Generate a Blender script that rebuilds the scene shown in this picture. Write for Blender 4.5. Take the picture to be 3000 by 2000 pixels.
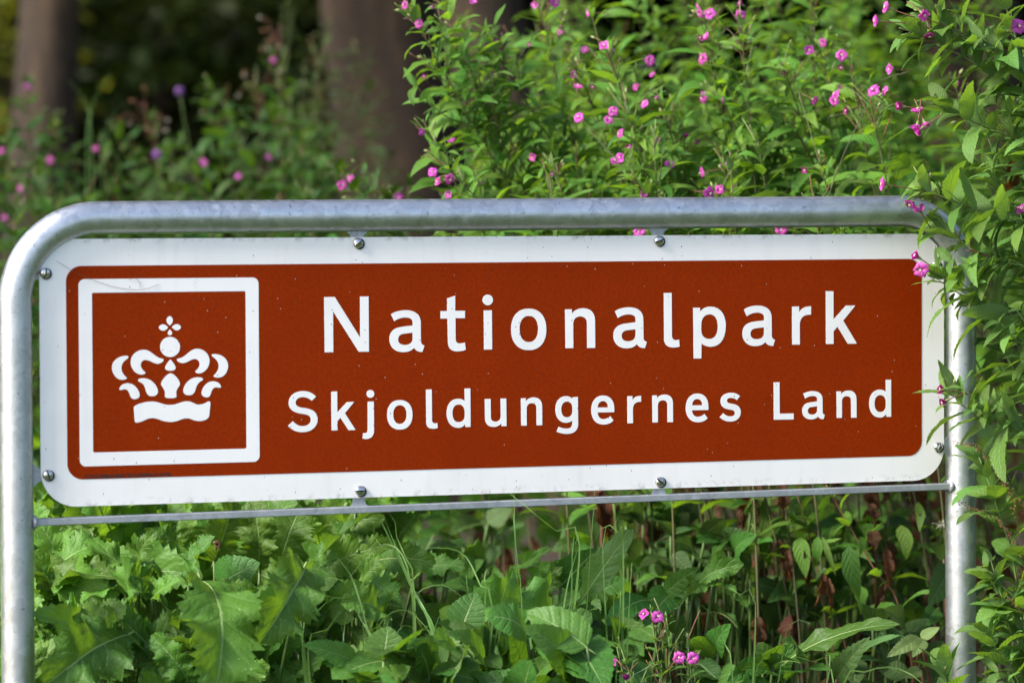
import bpy, bmesh, math, random
import numpy as np
from mathutils import Vector, Matrix, noise
from mathutils.geometry import tessellate_polygon

scene = bpy.context.scene
for o in list(bpy.data.objects):
    bpy.data.objects.remove(o)
COL = scene.collection
PI = math.pi

# ------------------------------------------------------------------ camera
ZB = 1.05                                   # height of the sign board's lower edge above the ground
YAW, PITCH, ROLL = 0.35570, -0.03291, -0.00397
CAM = Vector((-1.61510, -6.79694, 0.52521 + ZB))
_cy, _sy, _cp, _sp = math.cos(YAW), math.sin(YAW), math.cos(PITCH), math.sin(PITCH)
FWD = Vector((_sy * _cp, _cy * _cp, _sp))
_r0 = Vector((_cy, -_sy, 0.0))
_u0 = _r0.cross(FWD)
RIGHT = math.cos(ROLL) * _r0 + math.sin(ROLL) * _u0
UP = -math.sin(ROLL) * _r0 + math.cos(ROLL) * _u0
cam = bpy.data.cameras.new('camera')
cam.lens = 135.0
cam.sensor_width = 36.0
cam.clip_start = 0.05
cam.clip_end = 1500.0
cam.dof.use_dof = True
cam.dof.focus_distance = 7.33
cam.dof.aperture_fstop = 2.8
cam.dof.aperture_blades = 9
cam_ob = bpy.data.objects.new('camera', cam)
COL.objects.link(cam_ob)
_m = Matrix((RIGHT, UP, -FWD)).transposed().to_4x4()
_m.translation = CAM
cam_ob.matrix_world = _m
scene.camera = cam_ob

# ------------------------------------------------------------------ sky, sun, exposure
SUN_DIR = Vector((-0.93, -0.16, 0.72)).normalized()        # towards the sun: on the left, almost in the plane of the board
SUN_STRENGTH, SUN_ANGLE, SKY_STRENGTH, EXPOSURE = 2.4, 14.0, 0.125, 1.72
world = bpy.data.worlds.new('World')
scene.world = world
world.use_nodes = True
wn = world.node_tree
sky = wn.nodes.new('ShaderNodeTexSky')
sky.sky_type = 'NISHITA'
sky.sun_disc = False
sky.sun_elevation = math.asin(SUN_DIR.z)
sky.sun_rotation = math.atan2(SUN_DIR.x, SUN_DIR.y)
sky.air_density = 0.8
sky.dust_density = 2.0
sky.ozone_density = 0.6
wn.links.new(sky.outputs[0], wn.nodes['Background'].inputs[0])
wn.nodes['Background'].inputs[1].default_value = SKY_STRENGTH
sun = bpy.data.lights.new('sun', 'SUN')
sun.energy = SUN_STRENGTH
sun.angle = math.radians(SUN_ANGLE)
sun.color = (1.0, 0.97, 0.93)
sun_ob = bpy.data.objects.new('sun', sun)
sun_ob.rotation_euler = (-SUN_DIR).to_track_quat('-Z', 'Y').to_euler()
COL.objects.link(sun_ob)
scene.view_settings.view_transform = 'Standard'
scene.view_settings.look = 'None'
scene.view_settings.exposure = EXPOSURE
scene.view_settings.gamma = 1.0
scene.view_settings.use_curve_mapping = False
scene.render.engine = 'CYCLES'
scene.cycles.use_denoising = True
scene.cycles.max_bounces = 8
scene.cycles.transparent_max_bounces = 4

# ------------------------------------------------------------------ helpers
def at(px, py, d):
    """The point seen at pixel (px, py) of a 3000 x 2000 picture, d metres along the view axis."""
    return CAM + (FWD + RIGHT * ((px - 1500.0) / 11250.0) - UP * ((py - 1000.0) / 11250.0)) * d

def ground_z(x, y):
    t = min(max((y - 0.8) / 6.0, 0.0), 1.0)
    t = t * t * (3 - 2 * t)
    return 0.28 * t + 0.03 * noise.noise((x * 0.7, y * 0.7, 0.0)) * min(1.0, abs(y) + 0.3)

WM = {}
def tag(o, label=None, cat=None, group=None, kind=None):
    if label: o['label'] = label
    if cat: o['category'] = cat
    if group: o['group'] = group
    if kind: o['kind'] = kind
    return o

def thing(name, label, cat, loc=(0, 0, 0), group=None):
    o = bpy.data.objects.new(name, None)
    COL.objects.link(o)
    o.empty_display_size = 0.05
    o.location = loc
    WM[o.name] = Matrix.Translation(loc)
    return tag(o, label, cat, group)

def put(name, me, parent=None, M=None, label=None):
    """Link a mesh as one object; M is its world matrix."""
    o = bpy.data.objects.new(name, me)
    COL.objects.link(o)
    M = M or Matrix()
    WM[o.name] = M
    if parent is not None:
        o.parent = parent
        o.matrix_basis = WM[parent.name].inverted() @ M
    else:
        o.matrix_basis = M
    if label: o['label'] = label
    return o

def mesh(name, verts, faces, mats, idx=None, smooth=True, uvs=None):
    me = bpy.data.meshes.new(name)
    me.from_pydata([tuple(v) for v in verts], [], [tuple(f) for f in faces])
    for m in (mats if isinstance(mats, (list, tuple)) else [mats]):
        me.materials.append(m)
    if idx is not None:
        me.polygons.foreach_set('material_index', list(idx))
    if smooth:
        me.polygons.foreach_set('use_smooth', [True] * len(me.polygons))
    if uvs is not None:
        lay = me.uv_layers.new(name='UVMap')
        vi = np.zeros(len(me.loops), dtype=np.int32)
        me.loops.foreach_get('vertex_index', vi)
        lay.data.foreach_set('uv', np.asarray(uvs, dtype=np.float32)[vi].ravel())
    me.update()
    return me

class MB:
    """Collects pieces of one mesh."""
    def __init__(s): s.v, s.f, s.i, s.uv = [], [], [], []
    def add(s, verts, faces, mat=0, uvs=None):
        n = len(s.v)
        s.v += [tuple(p) for p in verts]
        s.f += [tuple(a + n for a in f) for f in faces]
        s.i += [mat] * len(faces)
        s.uv += list(uvs) if uvs is not None else [(0.5, 0.5)] * len(verts)
        return s
    def mesh(s, name, mats, smooth=True):
        return mesh(name, s.v, s.f, mats, s.i, smooth, s.uv)

def smooth_path(pts, step):
    """Catmull-Rom through pts, resampled about every step metres."""
    pts = [Vector(p) for p in pts]
    if len(pts) == 2: pts = [pts[0], (pts[0] + pts[1]) / 2, pts[1]]
    P = [pts[0] * 2 - pts[1]] + pts + [pts[-1] * 2 - pts[-2]]
    out = []
    for i in range(1, len(P) - 2):
        a, b, c, d = P[i - 1:i + 3]
        n = max(1, int(round((c - b).length / step)))
        for k in range(n):
            t = k / n
            out.append(0.5 * ((2 * b) + (c - a) * t + (2 * a - 5 * b + 4 * c - d) * t * t + (3 * b - a - 3 * c + d) * t ** 3))
    out.append(pts[-1])
    return out

def tube(pts, radii, n=6, cap=True):
    """Verts and faces of a round tube along pts."""
    pts = [Vector(p) for p in pts]
    if not hasattr(radii, '__len__'): radii = [radii] * len(pts)
    T = [(pts[min(i + 1, len(pts) - 1)] - pts[max(i - 1, 0)]).normalized() for i in range(len(pts))]
    nrm = T[0].orthogonal().normalized()
    v, f = [], []
    for i, p in enumerate(pts):
        nrm = (nrm - T[i] * nrm.dot(T[i])).normalized()
        b = T[i].cross(nrm)
        for k in range(n):
            a = 2 * PI * k / n
            v.append(p + (nrm * math.cos(a) + b * math.sin(a)) * radii[i])
    for i in range(len(pts) - 1):
        for k in range(n):
            k2 = (k + 1) % n
            f.append((i * n + k, i * n + k2, (i + 1) * n + k2, (i + 1) * n + k))
    if cap:
        f.append(tuple(range(n))[::-1])
        f.append(tuple((len(pts) - 1) * n + k for k in range(n)))
    return v, f

def box(c, s):
    x, y, z = (a / 2 for a in s)
    v = [(c[0] + i * x, c[1] + j * y, c[2] + k * z) for i in (-1, 1) for j in (-1, 1) for k in (-1, 1)]
    return v, [(0, 1, 3, 2), (4, 6, 7, 5), (0, 4, 5, 1), (2, 3, 7, 6), (0, 2, 6, 4), (1, 5, 7, 3)]

def plate(loops, y0, y1, side=True):
    """A flat plate in the xz plane from outline loops [(x, z)...] (first the outline, then holes), front at y0, back at y1."""
    polys = [[Vector((x, z, 0)) for x, z in lp] for lp in loops]
    tris = tessellate_polygon(polys)
    flat = [p for lp in polys for p in lp]
    n = len(flat)
    v = [(p.x, y0, p.y) for p in flat] + [(p.x, y1, p.y) for p in flat]
    f = []
    for a, b, c in tris:
        A, B, C = flat[a], flat[b], flat[c]
        up = (B - A).cross(C - A).z > 0
        f.append((a, b, c) if up else (a, c, b))
        f.append(tuple(q + n for q in ((a, c, b) if up else (a, b, c))))
    o = 0
    for lp in polys:
        m = len(lp)
        if side:
            for k in range(m):
                k2 = (k + 1) % m
                f.append((o + k, o + k + n, o + k2 + n, o + k2))
        o += m
    return v, f

def rrect(x0, z0, x1, z1, r, n=10):
    out = []
    for cx, cz, a0 in ((x1 - r, z1 - r, 0), (x0 + r, z1 - r, 90), (x0 + r, z0 + r, 180), (x1 - r, z0 + r, 270)):
        for k in range(n + 1):
            a = math.radians(a0 + 90 * k / n)
            out.append((cx + r * math.cos(a), cz + r * math.sin(a)))
    return out

def frame_matrix(p, ydir, znorm, s=1.0, sx=None):
    """World matrix whose y axis runs along ydir and whose z axis leans towards znorm."""
    y = Vector(ydir).normalized()
    z = Vector(znorm)
    z = z - y * z.dot(y)
    if z.length < 1e-5: z = y.orthogonal()
    z.normalize()
    x = y.cross(z)
    M = Matrix((x * (sx or s), y * s, z * s)).transposed().to_4x4()
    M.translation = p
    return M

# ------------------------------------------------------------------ materials
def lin(r, g, b):
    return tuple(((c / 255 + 0.055) / 1.055) ** 2.4 if c > 10 else c / 255 / 12.92 for c in (r, g, b)) + (1.0,)

class NT:
    """A small shorthand for building node trees."""
    def __init__(s, name):
        s.m = bpy.data.materials.new(name)
        s.m.use_nodes = True
        s.t = s.m.node_tree
        s.bsdf = s.t.nodes['Principled BSDF']
        s.out = s.t.nodes['Material Output']
    def n(s, typ, props=None, **ins):
        nd = s.t.nodes.new(typ)
        for k, v in (props or {}).items(): setattr(nd, k, v)
        for k, v in ins.items():
            key = int(k[1:]) if k[0] == '_' and k[1:].isdigit() else k.replace('_', ' ')
            s.set(nd.inputs[key], v)
        return nd
    def set(s, sock, v):
        if isinstance(v, bpy.types.Node): v = v.outputs[0]
        if isinstance(v, bpy.types.NodeSocket): s.t.links.new(v, sock)
        else: sock.default_value = v
    def math(s, op, a, b=0.0, c=0.0, clamp=False):
        nd = s.t.nodes.new('ShaderNodeMath')
        nd.operation = op
        nd.use_clamp = clamp
        for k, v in enumerate((a, b, c)): s.set(nd.inputs[k], v)
        return nd.outputs[0]
    def mix(s, fac, a, b, blend='MIX'):
        nd = s.t.nodes.new('ShaderNodeMix')
        nd.data_type = 'RGBA'
        nd.blend_type = blend
        s.set(nd.inputs[0], fac); s.set(nd.inputs[6], a); s.set(nd.inputs[7], b)
        return nd.outputs[2]
    def ramp(s, fac, stops):
        nd = s.t.nodes.new('ShaderNodeValToRGB')
        e = nd.color_ramp.elements
        while len(e) < len(stops): e.new(0.5)
        for k, (p, c) in enumerate(stops):
            e[k].position = p
            e[k].color = c if len(c) == 4 else (*c, 1)
        s.set(nd.inputs[0], fac)
        return nd.outputs[0]
    def smooth(s, v, a, b, lo=0.0, hi=1.0):
        nd = s.n('ShaderNodeMapRange', {'interpolation_type': 'SMOOTHSTEP'})
        s.set(nd.inputs[0], v)
        for k, q in ((1, a), (2, b), (3, lo), (4, hi)): nd.inputs[k].default_value = q
        return nd.outputs[0]
    def noise(s, scale, detail=3.0, rough=0.55, coord=None, dist=0.0):
        nd = s.n('ShaderNodeTexNoise')
        nd.inputs['Scale'].default_value = scale
        nd.inputs['Detail'].default_value = detail
        nd.inputs['Roughness'].default_value = rough
        nd.inputs['Distortion'].default_value = dist
        if coord is not None: s.set(nd.inputs['Vector'], coord)
        return nd.outputs[0]
    def coord(s, which='Object'): return s.n('ShaderNodeTexCoord').outputs[which]
    def bump(s, h, strength, dist):
        nd = s.n('ShaderNodeBump')
        nd.inputs['Strength'].default_value = strength
        nd.inputs['Distance'].default_value = dist
        s.set(nd.inputs['Height'], h)
        return nd.outputs[0]

def leaf_material(name, col, trans, trans_share=0.38, rough=0.45, veins=9, slant=2.0, vein_col=None, vein_amt=0.35,
                  vary=0.3, hue=0.02, specks=0.0, mottling=0.25, rib=0.045, spec=0.25, under=None, tips=None):
    t = NT(name)
    uv = t.n('ShaderNodeSeparateXYZ', None, Vector=t.coord('UV'))
    u = t.math('ABSOLUTE', t.math('MULTIPLY_ADD', uv.outputs[0], 2.0, -1.0))
    v = uv.outputs[1]
    rnd = t.n('ShaderNodeObjectInfo').outputs['Random']
    oc = t.coord('Object')
    off = t.n('ShaderNodeVectorMath', {'operation': 'ADD'})
    t.set(off.inputs[0], oc)
    cmb = t.n('ShaderNodeCombineXYZ')
    t.set(cmb.inputs[0], t.math('MULTIPLY', rnd, 37.0)); t.set(cmb.inputs[1], t.math('MULTIPLY', rnd, 11.0))
    t.set(off.inputs[1], cmb)
    nz = t.noise(6.0, 4.0, 0.6, off.outputs[0])
    d = t.math('PINGPONG', t.math('SUBTRACT', t.math('MULTIPLY', v, float(veins)), t.math('MULTIPLY', u, slant)), 0.5)
    lat = t.smooth(d, 0.0, 0.09, 1.0, 0.0)
    lat = t.math('MULTIPLY', lat, t.smooth(u, 0.55, 0.98, 1.0, 0.15))
    ribm = t.smooth(u, rib * 0.4, rib * 1.6, 1.0, 0.0)
    vm = t.math('MAXIMUM', t.math('MULTIPLY', lat, 0.4), ribm)
    c = t.mix(t.math('MULTIPLY', nz, mottling * 2), col, tuple(a * b for a, b in zip(col[:3], (0.55, 0.6, 0.6))) + (1,))
    hs = t.n('ShaderNodeHueSaturation')
    t.set(hs.inputs['Hue'], t.math('MULTIPLY_ADD', rnd, hue * 2, 0.5 - hue))
    r2 = t.math('FRACT', t.math('MULTIPLY', rnd, 7.31))
    t.set(hs.inputs['Value'], t.math('MULTIPLY_ADD', r2, vary * 2, 1.0 - vary))
    hs.inputs['Saturation'].default_value = 1.0
    t.set(hs.inputs['Color'], c)
    c = t.mix(t.math('MULTIPLY', vm, vein_amt), hs, vein_col or (0.22, 0.34, 0.1, 1))
    if tips:
        c = t.mix(t.math('MULTIPLY', t.smooth(t.math('ADD', v, t.math('MULTIPLY_ADD', nz, 0.5, -0.25)), 0.72, 0.95), t.smooth(t.math('FRACT', t.math('MULTIPLY', rnd, 3.77)), 0.7, 0.75)), c, tips)
    if specks:
        vo = t.n('ShaderNodeTexVoronoi', {'feature': 'F1'})
        vo.inputs['Scale'].default_value = 30.0
        t.set(vo.inputs['Vector'], off.outputs[0])
        keep = t.smooth(vo.outputs['Color'], 0.62, 0.68)
        c = t.mix(t.math('MULTIPLY', t.math('MULTIPLY', t.smooth(vo.outputs['Distance'], 0.1, 0.24, 1.0, 0.0), keep), specks), c, (0.4, 0.5, 0.25, 1))
    if under:
        c = t.mix(t.math('MULTIPLY', t.n('ShaderNodeNewGeometry').outputs['Backfacing'], 0.75), c, under)
    pucker = t.math('ADD', t.math('MULTIPLY', t.smooth(d, 0.0, 0.3), 0.35), t.math('MULTIPLY', t.noise(28.0, 2.0, 0.5, oc), 0.7))
    bmp = t.bump(t.math('SUBTRACT', pucker, t.math('MULTIPLY', ribm, 0.6)), 0.35, 0.008)
    t.set(t.bsdf.inputs['Base Color'], c)
    t.set(t.bsdf.inputs['Normal'], bmp)
    t.bsdf.inputs['Roughness'].default_value = rough
    t.bsdf.inputs['Specular IOR Level'].default_value = spec
    tr = t.n('ShaderNodeBsdfTranslucent')
    hs2 = t.n('ShaderNodeHueSaturation')
    t.set(hs2.inputs['Value'], t.math('MULTIPLY_ADD', r2, vary * 2, 1.0 - vary))
    t.set(hs2.inputs['Color'], t.mix(t.math('MULTIPLY', vm, 0.3), trans, col))
    t.set(tr.inputs[0], hs2); t.set(tr.inputs['Normal'], bmp)
    mx = t.n('ShaderNodeMixShader')
    mx.inputs[0].default_value = trans_share
    t.set(mx.inputs[1], t.bsdf); t.t.links.new(tr.outputs[0], mx.inputs[2])
    t.t.links.new(mx.outputs[0], t.out.inputs[0])
    return t.m

def plain(name, col, rough=0.6, vary=0.0, scale=40.0, trans=0.0, bump=0.0, spec=0.4, dark=0.6):
    t = NT(name)
    c = t.mix(t.noise(scale, 4.0, 0.6, t.coord('Object')), tuple(a * dark for a in col[:3]) + (1,), col)
    if vary:
        rnd = t.n('ShaderNodeObjectInfo').outputs['Random']
        hs = t.n('ShaderNodeHueSaturation')
        t.set(hs.inputs['Value'], t.math('MULTIPLY_ADD', rnd, vary * 2, 1 - vary))
        t.set(hs.inputs['Hue'], t.math('MULTIPLY_ADD', t.math('FRACT', t.math('MULTIPLY', rnd, 5.3)), 0.03, 0.485))
        t.set(hs.inputs['Color'], c)
        c = hs
    t.set(t.bsdf.inputs['Base Color'], c)
    t.bsdf.inputs['Roughness'].default_value = rough
    t.bsdf.inputs['Specular IOR Level'].default_value = spec
    if bump: t.set(t.bsdf.inputs['Normal'], t.bump(t.noise(scale * 2, 4.0, 0.6, t.coord('Object')), bump, 0.01))
    if trans:
        tr = t.n('ShaderNodeBsdfTranslucent')
        t.set(tr.inputs[0], c)
        mx = t.n('ShaderNodeMixShader')
        mx.inputs[0].default_value = trans
        t.set(mx.inputs[1], t.bsdf); t.t.links.new(tr.outputs[0], mx.inputs[2])
        t.t.links.new(mx.outputs[0], t.out.inputs[0])
    return t.m

def sheeting(name, col, rough, grain=0.08):
    """Retro-reflective sheeting: a faint diamond mesh and specks of dirt stuck to it."""
    t = NT(name)
    oc = t.coord('Object')
    sp = t.n('ShaderNodeSeparateXYZ', None, Vector=oc)
    a = t.math('PINGPONG', t.math('MULTIPLY', t.math('ADD', sp.outputs[0], sp.outputs[2]), 170.0), 0.5)
    b = t.math('PINGPONG', t.math('MULTIPLY', t.math('SUBTRACT', sp.outputs[0], sp.outputs[2]), 170.0), 0.5)
    line = t.smooth(t.math('MINIMUM', a, b), 0.02, 0.09, 1.0, 0.0)
    band = t.math('SINE', t.math('MULTIPLY', sp.outputs[2], 95.0))
    shade = t.math('MULTIPLY', t.math('MULTIPLY', line, t.smooth(t.noise(9.0, 2.0, 0.5, oc), 0.35, 0.65, 0.25, 1.0)), grain)
    c = t.mix(shade, col, tuple(q * 0.35 for q in col[:3]) + (1,))
    c = t.mix(t.math('MULTIPLY', t.noise(14.0, 5.0, 0.6, oc), 0.16), c, tuple(q * 0.62 for q in col[:3]) + (1,))
    c = t.mix(t.math('MULTIPLY_ADD', band, 0.03, 0.03), c, tuple(q * 0.7 for q in col[:3]) + (1,))
    c = t.mix(t.math('MULTIPLY', t.smooth(t.noise(190.0, 2.0, 0.6, oc), 0.35, 0.7), grain if grain > 0.2 else 0.03), c, tuple(q * 0.55 for q in col[:3]) + (1,))
    low = t.math('MAXIMUM', t.smooth(sp.outputs[2], 1.052, 1.068, 1.0, 0.0), t.smooth(sp.outputs[2], 1.522, 1.534))
    c = t.mix(t.math('MULTIPLY', t.math('MULTIPLY', low, t.smooth(t.noise(38.0, 4.0, 0.7, oc), 0.48, 0.7)), 0.5), c, (0.12, 0.11, 0.06, 1))
    stm = t.n('ShaderNodeMapping')
    t.set(stm.inputs['Vector'], oc)
    stm.inputs['Scale'].default_value = (26.0, 1.0, 2.2)
    streak = t.smooth(t.noise(1.0, 5.0, 0.6, stm.outputs[0]), 0.5, 0.8)
    c = t.mix(t.math('MULTIPLY', streak, 0.22), c, tuple(q * 0.6 for q in col[:3]) + (1,))
    blotch = t.smooth(t.noise(2.6, 4.0, 0.6, oc), 0.42, 0.7)
    c = t.mix(t.math('MULTIPLY', blotch, 0.16), c, tuple(q * 0.65 for q in col[:3]) + (1,))
    for sc, r0, thr, dk in ((44.0, 0.06, 0.60, (0.10, 0.06, 0.03, 1)), (75.0, 0.09, 0.72, (0.05, 0.035, 0.03, 1)), (62.0, 0.065, 0.80, (0.5, 0.42, 0.33, 1))):
        mp = t.n('ShaderNodeMapping')
        t.set(mp.inputs['Vector'], oc)
        mp.inputs['Scale'].default_value = (sc, sc, sc * 0.55)
        mp.inputs['Rotation'].default_value = (0, 0.4 + sc, 0)
        vo = t.n('ShaderNodeTexVoronoi')
        vo.inputs['Scale'].default_value = 1.0
        t.set(vo.inputs['Vector'], mp)
        keep = t.smooth(vo.outputs['Color'], thr, thr + 0.02)
        m = t.math('MULTIPLY', t.smooth(vo.outputs['Distance'], r0 * 0.5, r0, 1.0, 0.0), keep)
        c = t.mix(t.math('MULTIPLY', m, 0.75), c, dk)
    t.set(t.bsdf.inputs['Base Color'], c)
    t.bsdf.inputs['Roughness'].default_value = rough
    t.bsdf.inputs['Specular IOR Level'].default_value = 0.06
    return t.m

def galvanised(name, base=(0.50, 0.51, 0.52), r0=0.30, r1=0.42, metallic=0.94):
    t = NT(name)
    oc = t.coord('Object')
    vo = t.n('ShaderNodeTexVoronoi')
    vo.inputs['Scale'].default_value = 62.0
    mpn = t.n('ShaderNodeMapping')
    t.set(mpn.inputs['Vector'], oc)
    mpn.inputs['Scale'].default_value = (1, 1, 0.75)
    nzv = t.n('ShaderNodeTexNoise')
    nzv.inputs['Scale'].default_value = 40.0
    t.set(nzv.inputs['Vector'], oc)
    addv = t.n('ShaderNodeMix')
    addv.data_type = 'VECTOR'
    addv.inputs[0].default_value = 0.06
    t.set(addv.inputs[4], mpn.outputs[0]); t.set(addv.inputs[5], nzv.outputs[1])
    t.set(vo.inputs['Vector'], addv.outputs[1])
    sp = t.n('ShaderNodeSeparateColor')
    t.set(sp.inputs[0], vo.outputs['Color'])
    fine = t.noise(330.0, 3.0, 0.7, oc)
    big = t.noise(16.0, 5.0, 0.65, oc)
    k = t.math('ADD', t.math('MULTIPLY', sp.outputs[0], 0.3), t.math('MULTIPLY', big, 0.7))
    c = t.ramp(k, [(0.25, tuple(a * 0.8 for a in base)), (0.5, base), (0.75, tuple(min(1, a * 1.15) for a in base))])
    spots = t.smooth(t.noise(120.0, 2.0, 0.5, oc), 0.66, 0.74)
    c = t.mix(t.math('MULTIPLY', spots, 0.6), c, (0.16, 0.15, 0.13, 1))
    rust = t.smooth(t.noise(55.0, 4.0, 0.7, oc), 0.72, 0.8)
    c = t.mix(t.math('MULTIPLY', rust, 0.5), c, (0.2, 0.1, 0.05, 1))
    chalk = t.smooth(t.noise(30.0, 5.0, 0.75, oc), 0.56, 0.7)
    c = t.mix(t.math('MULTIPLY', chalk, 0.4), c, (0.62, 0.64, 0.66, 1))
    t.set(t.bsdf.inputs['Base Color'], c)
    t.set(t.bsdf.inputs['Metallic'], t.math('MULTIPLY_ADD', chalk, -0.12, metallic))
    rr = t.math('ADD', t.math('MULTIPLY_ADD', sp.outputs[1], r1 - r0, r0), t.math('MULTIPLY', fine, 0.1))
    t.set(t.bsdf.inputs['Roughness'], rr)
    t.set(t.bsdf.inputs['Normal'], t.bump(t.math('ADD', fine, t.math('MULTIPLY', big, 2.0)), 0.12, 0.004))
    return t.m

M_WHITE = sheeting('white_sheeting', (0.85, 0.815, 0.785, 1), 0.4)
M_BROWN = sheeting('brown_sheeting', (0.268, 0.0235, 0.0, 1), 0.5, 0.5)
M_PRINT = plain('black_print', (0.02, 0.015, 0.012, 1), 0.6)
M_GALV = galvanised('galvanised_steel')
M_GALVBAR = galvanised('galvanised_bar', (0.36, 0.37, 0.385), 0.4, 0.6, 0.6)
M_STEEL = plain('stainless_steel', (0.62, 0.6, 0.56, 1), 0.22, 0, 90.0, dark=0.8)
M_STEEL.node_tree.nodes['Principled BSDF'].inputs['Metallic'].default_value = 1.0
M_SLOT = plain('dark_slot_washer', (0.03, 0.028, 0.02, 1), 0.8)  # one dark tone for the screw slot floor and the washer

M_WILLOW = leaf_material('willowherb_leaf', (0.105, 0.205, 0.040, 1), (0.24, 0.42, 0.02, 1), 0.35, 0.48, 9, 2.2, (0.13, 0.22, 0.07, 1), 0.4, 0.28, 0.018, under=(0.13, 0.2, 0.09, 1))
M_WILLOW_FAR = leaf_material('willowherb_leaf_behind', (0.092, 0.195, 0.026, 1), (0.26, 0.46, 0.016, 1), 0.38, 0.5, 7, 2.0, (0.12, 0.22, 0.06, 1), 0.2, 0.4, 0.022, under=(0.12, 0.2, 0.08, 1))
M_WILLOW_DULL = leaf_material('willowherb_leaf_grey_green', (0.045, 0.080, 0.024, 1), (0.09, 0.15, 0.02, 1), 0.3, 0.5, 7, 2.0, (0.12, 0.2, 0.08, 1), 0.2, 0.4, 0.02)
M_WEED_DIM = leaf_material('weed_leaf_dim', (0.035, 0.085, 0.013, 1), (0.10, 0.20, 0.010, 1), 0.32, 0.5, 7, 2.0, (0.1, 0.18, 0.05, 1), 0.2, 0.45, 0.025)  # darker copy of the willowherb leaf; weaker light put into its colour
M_THISTLE = leaf_material('sow_thistle_leaf', (0.092, 0.200, 0.027, 1), (0.23, 0.41, 0.018, 1), 0.34, 0.5, 8, 1.6, (0.24, 0.37, 0.13, 1), 0.65, 0.3, 0.015, specks=0.6, rib=0.03, under=(0.15, 0.25, 0.08, 1))
M_RIB = plain('pale_leaf_rib', (0.30, 0.42, 0.14, 1), 0.45, 0.15, 30.0, 0.25, dark=0.8)
M_STALK = plain('leaf_stalk', (0.11, 0.19, 0.045, 1), 0.5, 0.3, 25.0, 0.15)
M_DOCK = leaf_material('broad_leaf', (0.056, 0.140, 0.022, 1), (0.16, 0.32, 0.012, 1), 0.32, 0.45, 7, 1.3, (0.16, 0.26, 0.09, 1), 0.4, 0.3, 0.018, specks=0.3, under=(0.11, 0.19, 0.07, 1))
M_BRAMBLE = leaf_material('bramble_leaf', (0.06, 0.125, 0.032, 1), (0.14, 0.24, 0.03, 1), 0.3, 0.5, 8, 1.0, (0.15, 0.22, 0.09, 1), 0.35, 0.35, 0.02)
M_PALE = leaf_material('pale_bramble_leaf', (0.17, 0.24, 0.075, 1), (0.26, 0.36, 0.05, 1), 0.35, 0.5, 8, 1.0, (0.28, 0.34, 0.14, 1), 0.35, 0.15, 0.01)
M_DEAD = leaf_material('withered_leaf', (0.085, 0.034, 0.013, 1), (0.17, 0.055, 0.01, 1), 0.3, 0.7, 8, 2.0, (0.1, 0.04, 0.02, 1), 0.5, 0.45, 0.015)
M_GRASS = leaf_material('grass_blade', (0.12, 0.23, 0.055, 1), (0.24, 0.42, 0.04, 1), 0.35, 0.45, 1, 0.0, (0.16, 0.25, 0.08, 1), 0.4, 0.3, 0.02, rib=0.1)
M_STEM = plain('green_stem', (0.15, 0.22, 0.06, 1), 0.5, 0.3, 25.0, 0.1)
M_OLIVESTEM = plain('olive_brown_stem', (0.10, 0.095, 0.035, 1), 0.6, 0.35, 25.0)
M_REDSTEM = plain('reddish_stem', (0.17, 0.075, 0.04, 1), 0.5, 0.3, 25.0)
M_POD = plain('seed_pod', (0.22, 0.27, 0.08, 1), 0.5, 0.3, 18.0, 0.15)
M_BUD = plain('flower_bud', (0.28, 0.32, 0.12, 1), 0.5, 0.25, 50.0, 0.2)
M_PETAL = plain('magenta_petal', (0.64, 0.085, 0.46, 1), 0.5, 0.25, 60.0, 0.45, dark=0.75)
M_PETAL2 = plain('magenta_petal_shut', (0.40, 0.022, 0.24, 1), 0.5, 0.25, 60.0, 0.35, dark=0.75)
M_STIGMA = plain('cream_stigma', (0.75, 0.7, 0.5, 1), 0.5)
M_LILAC = plain('lilac_floret', (0.3, 0.12, 0.42, 1), 0.6, 0.2, 60.0, 0.3)
M_SEEDBROWN = plain('brown_seed', (0.20, 0.10, 0.04, 1), 0.6, 0.3, 60.0)
M_FLUFF = plain('seed_fluff', (0.62, 0.56, 0.46, 1), 0.8, 0.1, 30.0, 0.4)

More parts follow.
